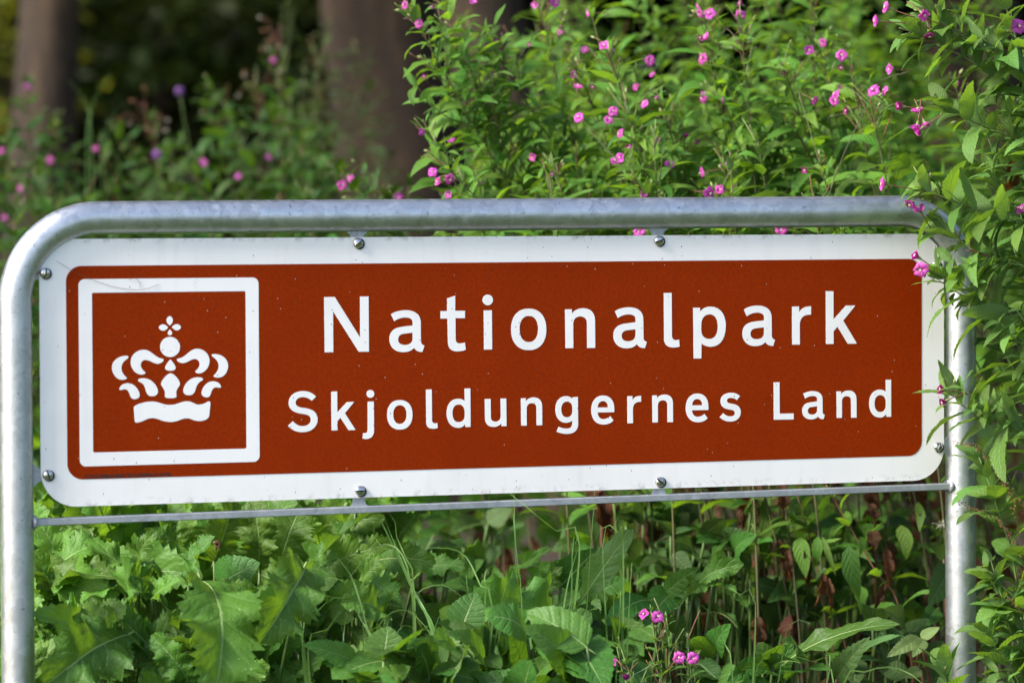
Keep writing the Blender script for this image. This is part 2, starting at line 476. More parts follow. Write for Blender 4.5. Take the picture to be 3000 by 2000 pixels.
# ------------------------------------------------------------------ lettering and emblem outlines
# letter outlines in tenths of a millimetre: (kind of loop, flat list x,z from the left edge and baseline)
GLYPH = {
 'N': [('out',[0,1024,208,1025,699,265,700,1026,869,1027,871,0,669,0,174,758,174,-1,7,1])],
 'a': [('out',[33,690,72,711,112,728,153,741,196,751,239,758,283,762,327,762,400,757,464,741,519,716,562,682,594,639,614,588,620,529,624,174,625,156,630,141,638,128,648,117,661,108,676,101,693,95,651,-25,618,-22,588,-17,561,-9,538,3,518,18,501,36,486,56,463,34,437,16,408,2,376,-9,342,-16,304,-20,264,-21,199,-14,142,4,93,32,53,69,24,115,6,168,0,227,6,283,22,330,49,370,86,402,132,426,186,443,248,453,460,475,460,531,457,555,449,576,434,594,414,607,388,617,357,623,321,626,286,625,251,621,218,614,186,604,155,591,124,576,94,558]), ('in',[459,340,286,323,256,318,230,309,209,297,193,282,182,264,175,242,172,218,175,191,184,168,198,149,217,134,242,123,272,116,306,113,344,115,378,123,406,135,428,153,445,175,455,201,459,230])],
 't': [('out',[134,973,296,1023,294,738,490,736,489,598,299,601,300,213,302,188,307,168,317,152,330,140,345,131,364,126,385,125,401,126,417,128,431,129,445,132,458,134,471,137,484,141,502,3,479,-4,455,-11,429,-16,404,-19,378,-22,352,-23,327,-24,279,-19,239,-7,205,12,179,38,161,71,150,109,146,154,138,595,0,597,1,737,133,735])],
 'i': [('out',[0,738,165,739,167,0,5,0]), ('dot',[187,933,184,911,176,889,164,870,147,855,127,843,105,836,82,833,58,836,36,844,16,856,0,872,-12,892,-20,913,-23,935,-20,958,-12,979,0,998,17,1014,37,1026,59,1033,82,1035,106,1032,128,1025,148,1012,164,996,177,977,184,956])],
 'o': [('out',[713,364,708,281,693,212,669,152,636,99,596,55,547,20,492,-5,430,-20,354,-24,279,-18,217,-1,162,26,114,62,74,108,42,161,18,222,4,291,0,374,5,456,20,525,44,585,76,638,117,682,165,717,220,742,282,757,357,762,433,756,495,739,550,712,598,676,639,630,671,577,694,516,708,447]), ('in',[546,373,543,321,536,278,523,240,506,207,484,179,459,157,430,141,397,132,358,129,318,133,285,143,256,160,231,183,210,211,193,245,181,283,174,327,171,379,174,431,182,474,194,512,211,545,233,573,258,595,287,611,320,621,360,623,399,619,432,609,461,592,486,570,507,541,524,507,536,469,544,426])],
 'n': [('out',[0,738,141,739,141,654,167,683,196,707,227,725,260,739,295,749,332,754,370,756,432,750,486,733,531,707,566,671,592,627,607,574,613,514,616,-1,450,-1,447,471,444,504,435,533,420,556,400,575,375,588,345,597,311,600,276,597,245,588,218,573,197,552,180,525,170,493,167,455,168,1,8,1])],
 'l': [('out',[0,1026,165,1027,169,209,171,186,177,167,187,150,200,138,215,128,232,123,250,120,261,121,272,121,282,122,292,124,301,126,310,128,318,130,328,-4,310,-9,290,-14,271,-17,252,-19,233,-21,214,-22,195,-22,145,-17,103,-6,68,12,41,36,21,67,9,105,6,149])],
 'p': [('out',[0,736,145,736,144,658,170,686,198,708,227,726,259,739,293,748,328,753,366,754,446,744,515,718,574,676,620,621,655,552,676,472,683,382,675,280,654,192,619,117,572,58,513,15,444,-11,364,-19,332,-17,301,-12,272,-5,245,5,219,17,195,32,173,50,169,-240,8,-239]), ('in',[168,402,172,453,184,497,203,535,229,566,261,588,300,601,344,606,388,600,426,584,457,558,483,524,501,481,512,430,516,372,512,311,500,258,481,214,456,178,423,153,383,137,337,133,295,137,259,149,228,168,203,193,184,224,173,260,168,301])],
 'r': [('out',[0,733,150,736,150,622,175,654,202,680,233,700,268,716,308,727,354,733,407,736,406,573,343,572,289,562,244,543,209,514,184,476,169,429,164,373,166,-5,2,-5])],
 'k': [('out',[0,1025,165,1023,167,473,434,740,637,740,375,447,670,-6,473,-6,251,329,167,238,169,-4,4,-4])],
 'S': [('out',[545,630,460,557,439,575,417,591,394,604,369,615,344,622,318,628,291,630,256,628,226,621,199,609,178,594,162,575,153,553,149,529,152,506,160,487,175,471,194,458,219,447,250,439,285,432,348,421,409,407,460,388,501,363,534,332,557,297,571,257,575,212,567,153,545,102,511,58,465,23,409,-2,345,-17,275,-21,228,-18,183,-9,141,4,101,21,65,44,31,72,0,104,94,187,118,162,142,141,168,124,194,111,222,101,251,95,283,93,323,95,357,102,386,115,410,132,426,154,437,179,441,208,438,233,430,254,417,272,397,287,372,299,340,308,302,315,234,326,178,340,129,358,88,381,56,410,32,444,17,483,13,527,20,580,41,627,74,667,117,700,169,723,229,738,294,742,339,738,381,731,420,719,456,702,489,682,519,658])],
 'j': [('out',[101,520,222,519,224,-20,220,-63,209,-99,191,-128,167,-151,135,-166,98,-175,54,-177,0,-168,8,-66,33,-67,54,-66,70,-62,83,-54,91,-42,96,-26,98,-5]), ('dot',[233,661,231,644,225,629,216,615,203,604,189,596,172,591,155,589,138,591,122,597,107,606,95,618,86,632,81,647,79,664,81,680,87,695,96,709,108,720,123,729,139,734,156,735,173,733,189,727,204,718,216,707,225,693,231,677])],
 'd': [('out',[359,726,477,726,478,0,374,0,369,56,353,37,336,22,319,9,300,-1,280,-7,257,-11,233,-12,173,-4,122,17,79,49,45,92,20,144,5,204,0,271,6,339,22,397,48,447,83,486,126,514,177,532,236,537,258,535,278,532,297,527,315,520,332,512,348,502,363,490]), ('in',[362,283,360,318,352,349,338,376,321,398,299,414,273,424,243,428,211,425,184,415,161,398,142,374,129,345,120,309,117,269,120,225,128,187,141,156,159,131,182,112,210,101,241,96,271,98,297,106,319,119,337,138,351,161,359,189,362,221])],
 'u': [('out',[0,521,118,521,122,173,124,151,130,133,139,118,153,106,170,97,190,92,213,90,241,91,264,98,284,109,300,125,312,145,319,170,321,198,317,522,433,522,436,0,336,0,334,57,316,38,296,22,275,10,252,0,228,-6,202,-10,176,-11,133,-6,96,5,64,24,38,49,19,81,8,119,4,163])],
 'g': [('out',[349,519,461,522,465,10,460,-40,445,-82,421,-117,388,-144,347,-163,296,-174,238,-177,204,-175,171,-172,139,-166,109,-160,79,-151,50,-141,22,-129,63,-36,86,-45,110,-54,134,-61,158,-66,181,-70,204,-73,227,-75,258,-73,284,-68,306,-58,323,-44,335,-27,342,-7,345,17,345,74,328,62,309,53,291,45,272,40,252,37,232,35,212,35,160,42,114,61,75,90,43,128,19,175,5,231,0,293,5,356,21,411,46,458,79,494,120,521,167,537,222,542,244,540,265,536,285,530,304,522,320,511,336,499,349,485]), ('in',[346,311,344,343,337,370,325,393,310,412,290,425,267,434,240,437,210,434,183,425,161,410,144,388,131,361,122,329,120,291,122,253,130,220,142,192,159,170,181,153,205,143,233,139,261,141,286,148,307,161,323,178,335,199,343,224,346,253])],
 'e': [('out',[474,215,131,217,136,185,145,158,159,134,175,116,196,102,220,94,248,90,273,91,295,93,317,99,336,106,355,115,373,127,391,142,458,58,434,37,408,19,379,5,349,-5,317,-12,282,-16,245,-17,184,-9,130,11,84,43,48,85,22,137,5,197,0,265,6,333,23,393,50,444,87,485,132,515,185,534,245,539,303,532,354,514,396,485,430,447,455,400,470,344,475,280]), ('in',[131,312,343,310,341,340,334,366,323,388,307,406,289,420,267,429,242,432,216,430,194,422,175,409,159,391,146,369,137,342])],
 's': [('out',[427,469,363,392,346,405,328,415,309,423,291,429,272,434,253,437,234,438,212,437,194,434,179,428,167,421,159,411,153,400,152,387,154,374,159,363,168,354,181,346,198,340,218,334,242,329,283,321,327,310,363,294,392,275,415,251,431,224,440,194,443,161,437,115,422,75,397,41,363,15,322,-5,275,-16,222,-19,184,-16,148,-10,114,-1,82,12,52,28,25,48,0,72,74,148,93,132,113,118,134,106,156,97,179,90,203,86,228,84,253,85,274,89,290,96,303,105,312,117,317,130,319,146,317,160,312,172,303,182,290,191,274,199,253,205,228,211,179,219,135,230,99,245,69,264,46,287,30,314,20,344,17,377,22,416,37,451,61,482,94,506,135,525,183,536,237,539,270,537,302,532,331,524,358,514,383,501,406,486])],
 'L': [('out',[0,721,125,721,129,112,424,111,426,-6,4,-4])],
}
CROWN = [
 [2423,3429,2438,3426,2452,3419,2463,3408,2472,3394,2478,3379,2482,3364,2483,3348,2481,3333,2476,3318,2469,3304,2459,3292,2448,3280,2437,3269,2425,3260,2412,3269,2400,3280,2389,3291,2379,3304,2371,3318,2366,3333,2364,3350,2366,3365,2370,3381,2377,3396,2385,3409,2396,3419,2408,3426],
 [2393,3222,2383,3210,2371,3198,2358,3188,2344,3179,2329,3172,2313,3168,2296,3166,2279,3168,2263,3173,2248,3180,2236,3190,2227,3201,2221,3212,2219,3225,2221,3237,2227,3249,2237,3259,2249,3268,2263,3275,2279,3279,2297,3281,2314,3279,2330,3274,2345,3267,2359,3257,2371,3246,2383,3234],
 [2462,3226,2473,3237,2484,3248,2497,3259,2510,3268,2525,3274,2539,3279,2555,3280,2572,3279,2588,3274,2602,3267,2615,3258,2624,3248,2630,3236,2632,3224,2630,3211,2623,3199,2614,3188,2602,3180,2587,3173,2571,3169,2554,3167,2539,3169,2524,3174,2510,3181,2497,3191,2484,3202,2473,3214],
 [2424,3185,2434,3177,2443,3167,2451,3157,2458,3146,2462,3134,2465,3123,2466,3113,2465,3104,2462,3097,2457,3092,2451,3087,2443,3084,2435,3082,2425,3081,2416,3082,2407,3084,2399,3088,2393,3093,2388,3098,2385,3106,2384,3114,2385,3124,2388,3135,2393,3147,2399,3157,2407,3168,2415,3177],
 [2430,2637,2446,2622,2465,2602,2484,2577,2501,2551,2516,2525,2526,2501,2529,2480,2526,2467,2518,2455,2506,2446,2490,2439,2471,2434,2451,2432,2430,2431,2409,2432,2389,2435,2370,2440,2354,2447,2341,2457,2333,2469,2330,2484,2334,2503,2344,2526,2358,2551,2376,2577,2394,2601,2413,2622],
 [2433,2387,2468,2376,2503,2353,2536,2322,2565,2286,2589,2250,2604,2216,2610,2189,2606,2170,2595,2152,2581,2133,2566,2112,2552,2090,2542,2064,2538,2035,2542,1960,2540,1951,2532,1944,2520,1938,2504,1934,2484,1931,2459,1929,2432,1929,2404,1930,2381,1932,2361,1936,2345,1940,2333,1947,2326,1955,2323,1965,2325,2024,2321,2056,2311,2085,2296,2111,2280,2134,2266,2155,2255,2175,2251,2192,2257,2219,2274,2252,2299,2288,2329,2323,2363,2353,2399,2376],
 [2304,2634,2299,2619,2288,2604,2273,2590,2254,2578,2232,2569,2207,2563,2181,2561,2146,2571,2113,2583,2082,2597,2052,2612,2022,2624,1992,2633,1959,2637,1938,2635,1919,2628,1903,2617,1890,2603,1880,2586,1874,2567,1872,2546,1875,2521,1882,2499,1894,2478,1909,2459,1926,2441,1944,2424,1961,2408,1957,2397,1950,2388,1940,2381,1928,2376,1914,2373,1897,2371,1880,2371,1836,2379,1794,2398,1758,2426,1727,2462,1703,2504,1688,2550,1683,2600,1689,2653,1708,2701,1738,2743,1776,2777,1822,2803,1875,2820,1933,2825,1988,2816,2037,2793,2083,2762,2128,2728,2174,2695,2225,2669,2284,2654,2289,2652,2294,2650,2297,2648,2300,2645,2302,2642,2303,2638],
 [2552,2628,2557,2614,2569,2601,2585,2589,2604,2580,2626,2572,2648,2568,2670,2566,2709,2572,2743,2584,2774,2598,2803,2613,2831,2626,2862,2635,2897,2639,2919,2635,2938,2627,2954,2615,2967,2599,2976,2581,2982,2560,2984,2538,2981,2515,2973,2494,2961,2474,2946,2456,2930,2439,2913,2423,2897,2407,2902,2398,2910,2390,2920,2383,2933,2378,2947,2374,2962,2372,2977,2372,3018,2380,3058,2398,3094,2425,3126,2461,3150,2502,3167,2549,3173,2599,3167,2652,3149,2700,3121,2742,3085,2777,3041,2804,2991,2821,2936,2828,2880,2819,2830,2796,2783,2763,2738,2726,2690,2692,2637,2665,2577,2652,2570,2650,2565,2648,2560,2645,2556,2641,2554,2637,2552,2633],
 [1641,2693,1640,2701,1636,2707,1631,2712,1623,2716,1613,2719,1602,2721,1589,2721,1531,2714,1477,2698,1430,2673,1390,2642,1359,2604,1339,2560,1332,2511,1337,2461,1351,2414,1374,2372,1404,2336,1438,2308,1476,2289,1515,2283,1535,2283,1553,2284,1570,2287,1585,2292,1598,2297,1608,2304,1615,2312,1592,2335,1571,2357,1551,2381,1534,2406,1520,2434,1512,2465,1509,2500,1513,2535,1523,2565,1538,2592,1557,2614,1577,2634,1599,2650,1621,2665,1626,2668,1631,2671,1634,2675,1637,2679,1639,2683,1640,2688],
 [3216,2699,3215,2706,3219,2713,3225,2717,3235,2721,3247,2723,3261,2725,3275,2725,3333,2717,3386,2700,3433,2674,3473,2640,3502,2600,3521,2554,3527,2505,3522,2457,3508,2412,3486,2372,3458,2337,3423,2311,3382,2294,3338,2289,3318,2290,3299,2292,3283,2296,3269,2300,3258,2307,3251,2314,3247,2322,3266,2342,3285,2363,3303,2385,3320,2409,3334,2436,3343,2468,3346,2505,3343,2541,3332,2572,3317,2598,3297,2621,3275,2642,3252,2660,3228,2678,3225,2681,3223,2684,3221,2687,3220,2690,3218,2693,3217,2696],
 [1819,2275,1824,2284,1834,2292,1847,2297,1864,2301,1883,2304,1905,2305,1929,2305,1992,2294,2049,2269,2098,2233,2138,2190,2168,2144,2186,2099,2193,2058,2190,2036,2182,2017,2170,2001,2153,1988,2133,1979,2109,1974,2082,1973,2048,1977,2021,1987,2001,2002,1986,2023,1974,2049,1964,2078,1955,2110,1945,2142,1932,2168,1917,2190,1899,2208,1880,2222,1859,2234,1838,2243,1832,2247,1827,2251,1823,2256,1820,2261,1819,2265,1818,2270],
 [3045,2270,3040,2279,3031,2287,3017,2293,3001,2298,2982,2302,2962,2304,2941,2305,2874,2297,2815,2273,2765,2238,2726,2196,2696,2151,2678,2106,2671,2065,2673,2042,2680,2023,2691,2007,2706,1994,2725,1985,2749,1979,2776,1976,2810,1979,2837,1987,2859,2002,2876,2021,2889,2044,2900,2070,2909,2100,2920,2131,2932,2158,2947,2180,2965,2199,2984,2215,3005,2229,3028,2241,3032,2244,3036,2248,3040,2252,3042,2257,3044,2261,3045,2266],
 [1469,2120,1476,2143,1490,2165,1510,2184,1534,2200,1564,2212,1597,2219,1634,2222,1684,2212,1730,2189,1770,2156,1803,2117,1827,2076,1843,2036,1848,2001,1845,1980,1838,1963,1825,1949,1809,1938,1788,1931,1765,1927,1738,1926,1719,1931,1703,1940,1690,1952,1680,1967,1670,1985,1662,2006,1654,2029,1645,2051,1636,2069,1626,2083,1615,2094,1601,2102,1584,2107,1563,2109,1548,2107,1535,2105,1522,2102,1511,2100,1499,2098,1489,2097,1478,2099,1475,2101,1472,2103,1470,2106,1469,2109,1468,2112,1468,2116],
 [3390,2119,3382,2144,3369,2166,3351,2185,3328,2201,3299,2214,3267,2222,3230,2225,3179,2218,3133,2197,3094,2166,3061,2129,3037,2088,3022,2047,3016,2010,3019,1990,3027,1973,3039,1959,3055,1947,3074,1939,3096,1933,3120,1931,3142,1934,3159,1942,3172,1953,3182,1968,3190,1986,3197,2007,3204,2030,3213,2052,3223,2071,3235,2086,3248,2098,3263,2106,3278,2111,3295,2113,3309,2112,3322,2111,3334,2109,3345,2107,3355,2106,3364,2104,3373,2104,3379,2104,3383,2105,3386,2107,3388,2109,3390,2112,3390,2115],
 [1734,1773,1744,1792,1774,1812,1818,1832,1874,1850,1938,1865,2005,1875,2073,1877,2129,1873,2178,1863,2223,1849,2266,1835,2310,1821,2357,1811,2409,1807,2473,1809,2524,1818,2567,1830,2606,1843,2645,1855,2688,1864,2739,1867,2784,1863,2820,1853,2849,1841,2876,1827,2902,1815,2930,1805,2962,1801,2998,1803,3031,1809,3059,1817,3084,1827,3106,1838,3126,1848,3144,1857,3156,1857,3165,1856,3173,1852,3179,1846,3183,1838,3184,1827,3184,1814,3161,1599,3153,1573,3137,1551,3113,1532,3083,1517,3048,1507,3010,1500,2968,1499,2923,1503,2886,1511,2855,1522,2826,1533,2799,1544,2770,1552,2737,1555,2694,1553,2654,1544,2616,1532,2577,1518,2535,1506,2487,1498,2432,1495,2364,1501,2306,1512,2257,1527,2212,1544,2169,1558,2126,1570,2079,1575,2033,1571,1990,1560,1951,1544,1912,1527,1872,1512,1830,1501,1784,1497,1774,1499,1767,1504,1761,1511,1756,1519,1753,1529,1751,1540,1750,1550],
 [2614,2863,2611,2831,2603,2800,2589,2771,2570,2745,2546,2723,2519,2705,2490,2692,2458,2684,2425,2682,2393,2685,2361,2694,2332,2708,2305,2727,2282,2750,2264,2777,2250,2806,2242,2837,2240,2869,2243,2901,2251,2932,2265,2961,2284,2987,2307,3010,2334,3028,2364,3041,2396,3049,2428,3051,2461,3048,2492,3039,2522,3025,2548,3006,2571,2983,2590,2956,2604,2927,2612,2896],
]
LINE_1 = [('N', 0.5382), ('a', 0.6655), ('t', 0.7667), ('i', 0.853), ('o', 0.9079), ('n', 1.0172), ('a', 1.1158), ('l', 1.2202), ('p', 1.2814), ('a', 1.3844), ('r', 1.4898), ('k', 1.5618)]
LINE_2 = [('S', 0.467), ('k', 0.5511), ('j', 0.6121), ('o', 0.6603), ('l', 0.7372), ('d', 0.778), ('u', 0.8544), ('n', 0.927), ('g', 0.9969), ('e', 1.07), ('r', 1.1443), ('n', 1.1957), ('e', 1.2654), ('s', 1.3365), ('L', 1.4504), ('a', 1.511), ('n', 1.5846), ('d', 1.655)]
# ------------------------------------------------------------------ the setting: ground and trees
def ground():
    xs = np.concatenate([[-400, -150, -60, -25], np.linspace(-12, 14, 66), [25, 60, 150, 400]])
    ys = np.concatenate([[-400, -150, -60, -25, -14], np.linspace(-9, 24, 80), [40, 80, 160, 400]])
    v = [(x, y, ground_z(x, y)) for y in ys for x in xs]
    n = len(xs)
    f = [(j * n + i, j * n + i + 1, (j + 1) * n + i + 1, (j + 1) * n + i) for j in range(len(ys) - 1) for i in range(n - 1)]
    t = NT('ground_grass_and_litter')
    oc = t.coord('Object')
    sp = t.n('ShaderNodeSeparateXYZ', None, Vector=oc)
    wood = t.smooth(t.math('ADD', sp.outputs[1], t.math('MULTIPLY_ADD', t.noise(0.9, 3.0, 0.6, oc), 2.0, -1.0)), -0.4, 0.8)
    gr = t.ramp(t.noise(3.0, 6.0, 0.7, oc), [(0.3, (0.020, 0.042, 0.008)), (0.6, (0.042, 0.075, 0.014)), (0.8, (0.075, 0.10, 0.028))])
    so = t.ramp(t.noise(22.0, 6.0, 0.7, oc), [(0.3, (0.012, 0.009, 0.006)), (0.55, (0.035, 0.022, 0.013)), (0.8, (0.09, 0.05, 0.025))])
    t.set(t.bsdf.inputs['Base Color'], t.mix(wood, gr, so))
    t.bsdf.inputs['Roughness'].default_value = 0.9
    t.set(t.bsdf.inputs['Normal'], t.bump(t.noise(40.0, 5.0, 0.7, oc), 0.6, 0.03))
    tag(put('ground', mesh('ground', v, f, t.m)), kind='structure')
ground()

def bark():
    t = NT('tree_bark')
    oc = t.coord('Object')
    mp = t.n('ShaderNodeMapping')
    t.set(mp.inputs['Vector'], oc)
    mp.inputs['Scale'].default_value = (1, 1, 0.3)
    nz = t.math('MULTIPLY_ADD', t.noise(5.0, 4.0, 0.65, mp.outputs[0]), 0.55, t.math('MULTIPLY', t.noise(26.0, 6.0, 0.65, mp.outputs[0]), 0.45))
    c = t.ramp(nz, [(0.3, (0.007, 0.004, 0.002)), (0.5, (0.022, 0.012, 0.005)), (0.75, (0.085, 0.050, 0.023))])
    t.set(t.bsdf.inputs['Base Color'], c)
    t.bsdf.inputs['Roughness'].default_value = 0.9
    t.set(t.bsdf.inputs['Normal'], t.bump(nz, 0.8, 0.03))
    return t.m
M_BARK = bark()
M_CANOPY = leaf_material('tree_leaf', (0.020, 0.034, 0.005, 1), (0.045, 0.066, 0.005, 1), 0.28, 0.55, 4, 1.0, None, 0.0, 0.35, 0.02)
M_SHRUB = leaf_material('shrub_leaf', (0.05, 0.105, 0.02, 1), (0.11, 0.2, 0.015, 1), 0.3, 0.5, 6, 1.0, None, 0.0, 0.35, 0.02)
M_SUNLIT = leaf_material('sunlit_yellow_green_leaf', (0.20, 0.24, 0.03, 1), (0.5, 0.52, 0.03, 1), 0.45, 0.5, 4, 1.0, None, 0.0, 0.3, 0.02)  # much brighter copy of the tree leaf; sunlight put into its colour

def leaf_cloud(name, pts, size, mat, seed, flat=0.5):
    """Many leaf-sized four-cornered blades, one mesh."""
    rng = np.random.default_rng(seed)
    n = len(pts)
    pts = np.asarray(pts)
    d = rng.normal(size=(n, 3)); d[:, 2] = d[:, 2] * flat - 0.15
    d /= np.linalg.norm(d, axis=1)[:, None]
    nr = rng.normal(size=(n, 3)); nr[:, 2] += 1.2
    s = np.cross(d, nr); s /= np.linalg.norm(s, axis=1)[:, None] + 1e-9
    up = np.cross(s, d)
    L = size * rng.uniform(0.6, 1.3, n)[:, None]
    w = L * 0.28
    v = np.stack([pts, pts + d * L * 0.45 + s * w + up * L * 0.06, pts + d * L - up * L * 0.1, pts + d * L * 0.45 - s * w + up * L * 0.06], 1).reshape(-1, 3)
    f = np.arange(n * 4).reshape(n, 4)
    me = bpy.data.meshes.new(name)
    me.vertices.add(n * 4)
    me.vertices.foreach_set('co', v.astype(np.float32).ravel())
    me.loops.add(n * 4)
    me.loops.foreach_set('vertex_index', f.astype(np.int32).ravel())
    me.polygons.add(n)
    me.polygons.foreach_set('loop_start', np.arange(0, n * 4, 4, dtype=np.int32))
    lay = me.uv_layers.new(name='UVMap')
    lay.data.foreach_set('uv', np.tile(np.array([.5, 0, 1, .45, .5, 1, 0, .45], np.float32), n))
    me.materials.append(mat)
    me.update(calc_edges=True)
    me.validate()
    return me

def trunk_mesh(base, top, r0, r1, seed, forks=3):
    rng = random.Random(seed)
    base, top = Vector(base), Vector(top)
    mb = MB()
    mid = base.lerp(top, 0.5) + Vector((rng.uniform(-.1, .1), rng.uniform(-.1, .1), 0))
    path = smooth_path([base, mid, top], 0.25)
    rad = [r0 + (r1 - r0) * k / (len(path) - 1) + 0.35 * r0 * math.exp(-k * 0.9) for k in range(len(path))]
    v, f = tube(path, rad, 18)
    v = [p + (p - path[min(i // 18, len(path) - 1)]).normalized() * 0.16 * r0 * noise.noise((p.x * 4 + seed, p.y * 4, p.z * 0.8)) for i, p in enumerate(v)]
    mb.add(v, f)
    for k in range(forks):
        h = rng.uniform(0.62, 0.97)
        p = path[int(h * (len(path) - 1))]
        a = rng.uniform(0, 2 * PI)
        e = p + Vector((math.cos(a), math.sin(a), rng.uniform(0.5, 1.0))) * rng.uniform(1.2, 2.4)
        q = smooth_path([p, p.lerp(e, 0.5) + Vector((0, 0, 0.15)), e], 0.3)
        mb.add(*tube(q, [r1 * 0.6 * (1 - 0.8 * i / (len(q) - 1)) + 0.01 for i in range(len(q))], 8))
    return mb.mesh('trunk', M_BARK)

def crown_points(c, rx, rz, n, seed):
    """Clumps of leaf points inside an uneven crown."""
    rng = np.random.default_rng(seed)
    k = 34
    cl = rng.normal(size=(k, 3)); cl /= np.linalg.norm(cl, axis=1)[:, None]
    cl *= (rng.uniform(0.25, 1.0, k) ** 0.6)[:, None]
    cl *= np.array([rx, rx, rz])
    pick = rng.integers(0, k, n)
    p = cl[pick] + rng.normal(size=(n, 3)) * np.array([0.55, 0.55, 0.32]) * (rx / 3.0)
    return p + np.array(c)

def tree(label, base, top, r0, r1, crown, seed, n=2600, leaf=0.34):
    b = Vector(base); b.z = ground_z(b.x, b.y) - 0.05
    t = thing('forest_tree', label, 'tree', b, 'trees of the wood behind the sign')
    put('trunk', trunk_mesh(b, top, r0, r1, seed), t)
    (cx, cy, cz), rx, rz = crown
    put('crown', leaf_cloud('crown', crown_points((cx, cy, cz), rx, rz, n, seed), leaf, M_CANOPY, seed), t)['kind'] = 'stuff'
    return t

def col_tree(label, px_top, px_low, y_low, d, width_px, seed, crown_r=3.0, crown_z=8.6, top_z=8.4):
    """A tree whose trunk passes the frame's top edge at px_top and y_low at px_low."""
    a, b = at(px_low, y_low, d), at(px_top, 0, d)
    k = (b - a) / (b.z - a.z)
    base = a + k * (ground_z(a.x, a.y) - a.z)
    top = a + k * (top_z - a.z)
    r = width_px / 11250.0 * d / 2
    return tree(label, base, top, r * 1.05, r * 0.7, ((top.x, top.y + 0.6, crown_z + 0.4), crown_r, 2.1), seed)

col_tree('slim forest tree above the left bend of the pipe, lit along its left side', 150, 120, 560, 15.5, 190, 11)
col_tree('thick forest tree behind the letters N and a, half pale and half dark', 1130, 1190, 560, 16.5, 390, 12)
col_tree('leaning forest tree partly hidden by the willowherb over the letters t and i', 1440, 1540, 560, 15.8, 270, 13)
# two unseen trees added at the right, above the frame, to shade the thicket
tree('young tree added out of view to shade the thicket right of the post', (4.6, 3.2, 0), (4.2, 2.6, 3.6), 0.09, 0.05, ((3.7, 2.0, 3.75), 1.5, 0.8), 61, 3200, 0.22)
tree('young tree added out of view to shade the willowherb behind the letter k', (5.0, 6.0, 0), (4.2, 4.6, 4.0), 0.09, 0.05, ((3.4, 4.0, 4.0), 1.5, 0.8), 62, 3200, 0.22)
_rng = random.Random(5)
WHERE = ['far left of the slim trunk', 'just beyond the slim left trunk', 'in the gap left of the thick trunk', 'in the dark between slim and thick trunk', 'behind the thick trunk', 'behind the leaning trunk',
         'behind the willowherb right of the leaning trunk', 'behind the willowherb above the word park', 'behind the right post', 'beyond the right edge of the willowherb', 'at the right end of the wood', 'deep in the middle of the wood']
SPOT = [(-7.5, 21.5), (-4.2, 23.0), (0.2, 19.5), (2.0, 22.0), (6.2, 13.0), (7.0, 17.5), (6.8, 10.0), (9.3, 13.0), (10.5, 8.5), (13.0, 12.0), (15.5, 16.0), (5.5, 26.0)]
for k, (x, y) in enumerate(SPOT):
    z = _rng.uniform(6.0, 7.5)
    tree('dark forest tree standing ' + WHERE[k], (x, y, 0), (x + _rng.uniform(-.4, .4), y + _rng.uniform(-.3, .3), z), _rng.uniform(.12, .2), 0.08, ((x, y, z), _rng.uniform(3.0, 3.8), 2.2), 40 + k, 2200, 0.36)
def spruce(label, px, d, levels, seed):
    b = at(px, 1000, d)
    b.z = ground_z(b.x, b.y)
    t = thing('spruce_tree', label, 'tree', b, 'trees of the wood behind the sign')
    put('trunk', mesh('trunk', *tube(smooth_path([b, b + Vector((0.05, 0, 4)), b + Vector((0, 0, 8))], 0.4), 0.1, 10), M_BARK), t)
    r = np.random.default_rng(seed)
    for py in levels:
        c = at(px, py, d)
        n = 900
        a, q = r.uniform(0, 2 * PI, n), r.uniform(0, 1, n) ** 0.6
        k = r.integers(0, 7, n)
        a = k * 2 * PI / 7 + r.normal(size=n) * 0.13 + py
        p = np.stack([c.x + np.cos(a) * q * 1.5, c.y + np.sin(a) * q * 1.5, c.z - q * 0.28 + r.normal(size=n) * 0.035], 1)
        put('bough', leaf_cloud('bough', p, 0.13, M_CANOPY, seed + py % 50, 0.2), t)['kind'] = 'stuff'
spruce('dim spruce tree with level boughs in the dark between slim and thick trunk', 470, 23.5, (-60, 40, 130, 215, 300, 390, 480), 91)
spruce('dim spruce tree with level boughs close right of the slim trunk', 300, 26.0, (-20, 80, 180, 280, 380), 92)
# the closed roof of the wood and its far depth, which read as one dark mass
_r = np.random.default_rng(3)
_n = 34000
_p = np.stack([_r.uniform(-26, 34, _n), 4.0 + 42 * _r.uniform(0, 1, _n) ** 1.1, _r.uniform(4.6, 9.5, _n)], 1)
_p = _p[(_p[:, 1] < 17.0) | (_r.uniform(0, 1, len(_p)) < 0.85)]
_p = _p[(_p[:, 0] > 4.5) | (_p[:, 1] > 15.0) | ((_p[:, 2] > 6.2) & (_p[:, 0] > -2.0))]          # a clearing on the left lets the sun in under the trees
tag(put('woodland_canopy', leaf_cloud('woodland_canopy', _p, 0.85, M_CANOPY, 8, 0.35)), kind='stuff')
_n = 110000
_p = np.stack([_r.uniform(-32, 44, _n), _r.uniform(24, 44, _n), 13.0 * _r.uniform(0, 1, _n) ** 1.1], 1)
tag(put('distant_woodland', leaf_cloud('distant_woodland', _p, 0.75, M_CANOPY, 9, 0.5)), kind='stuff')

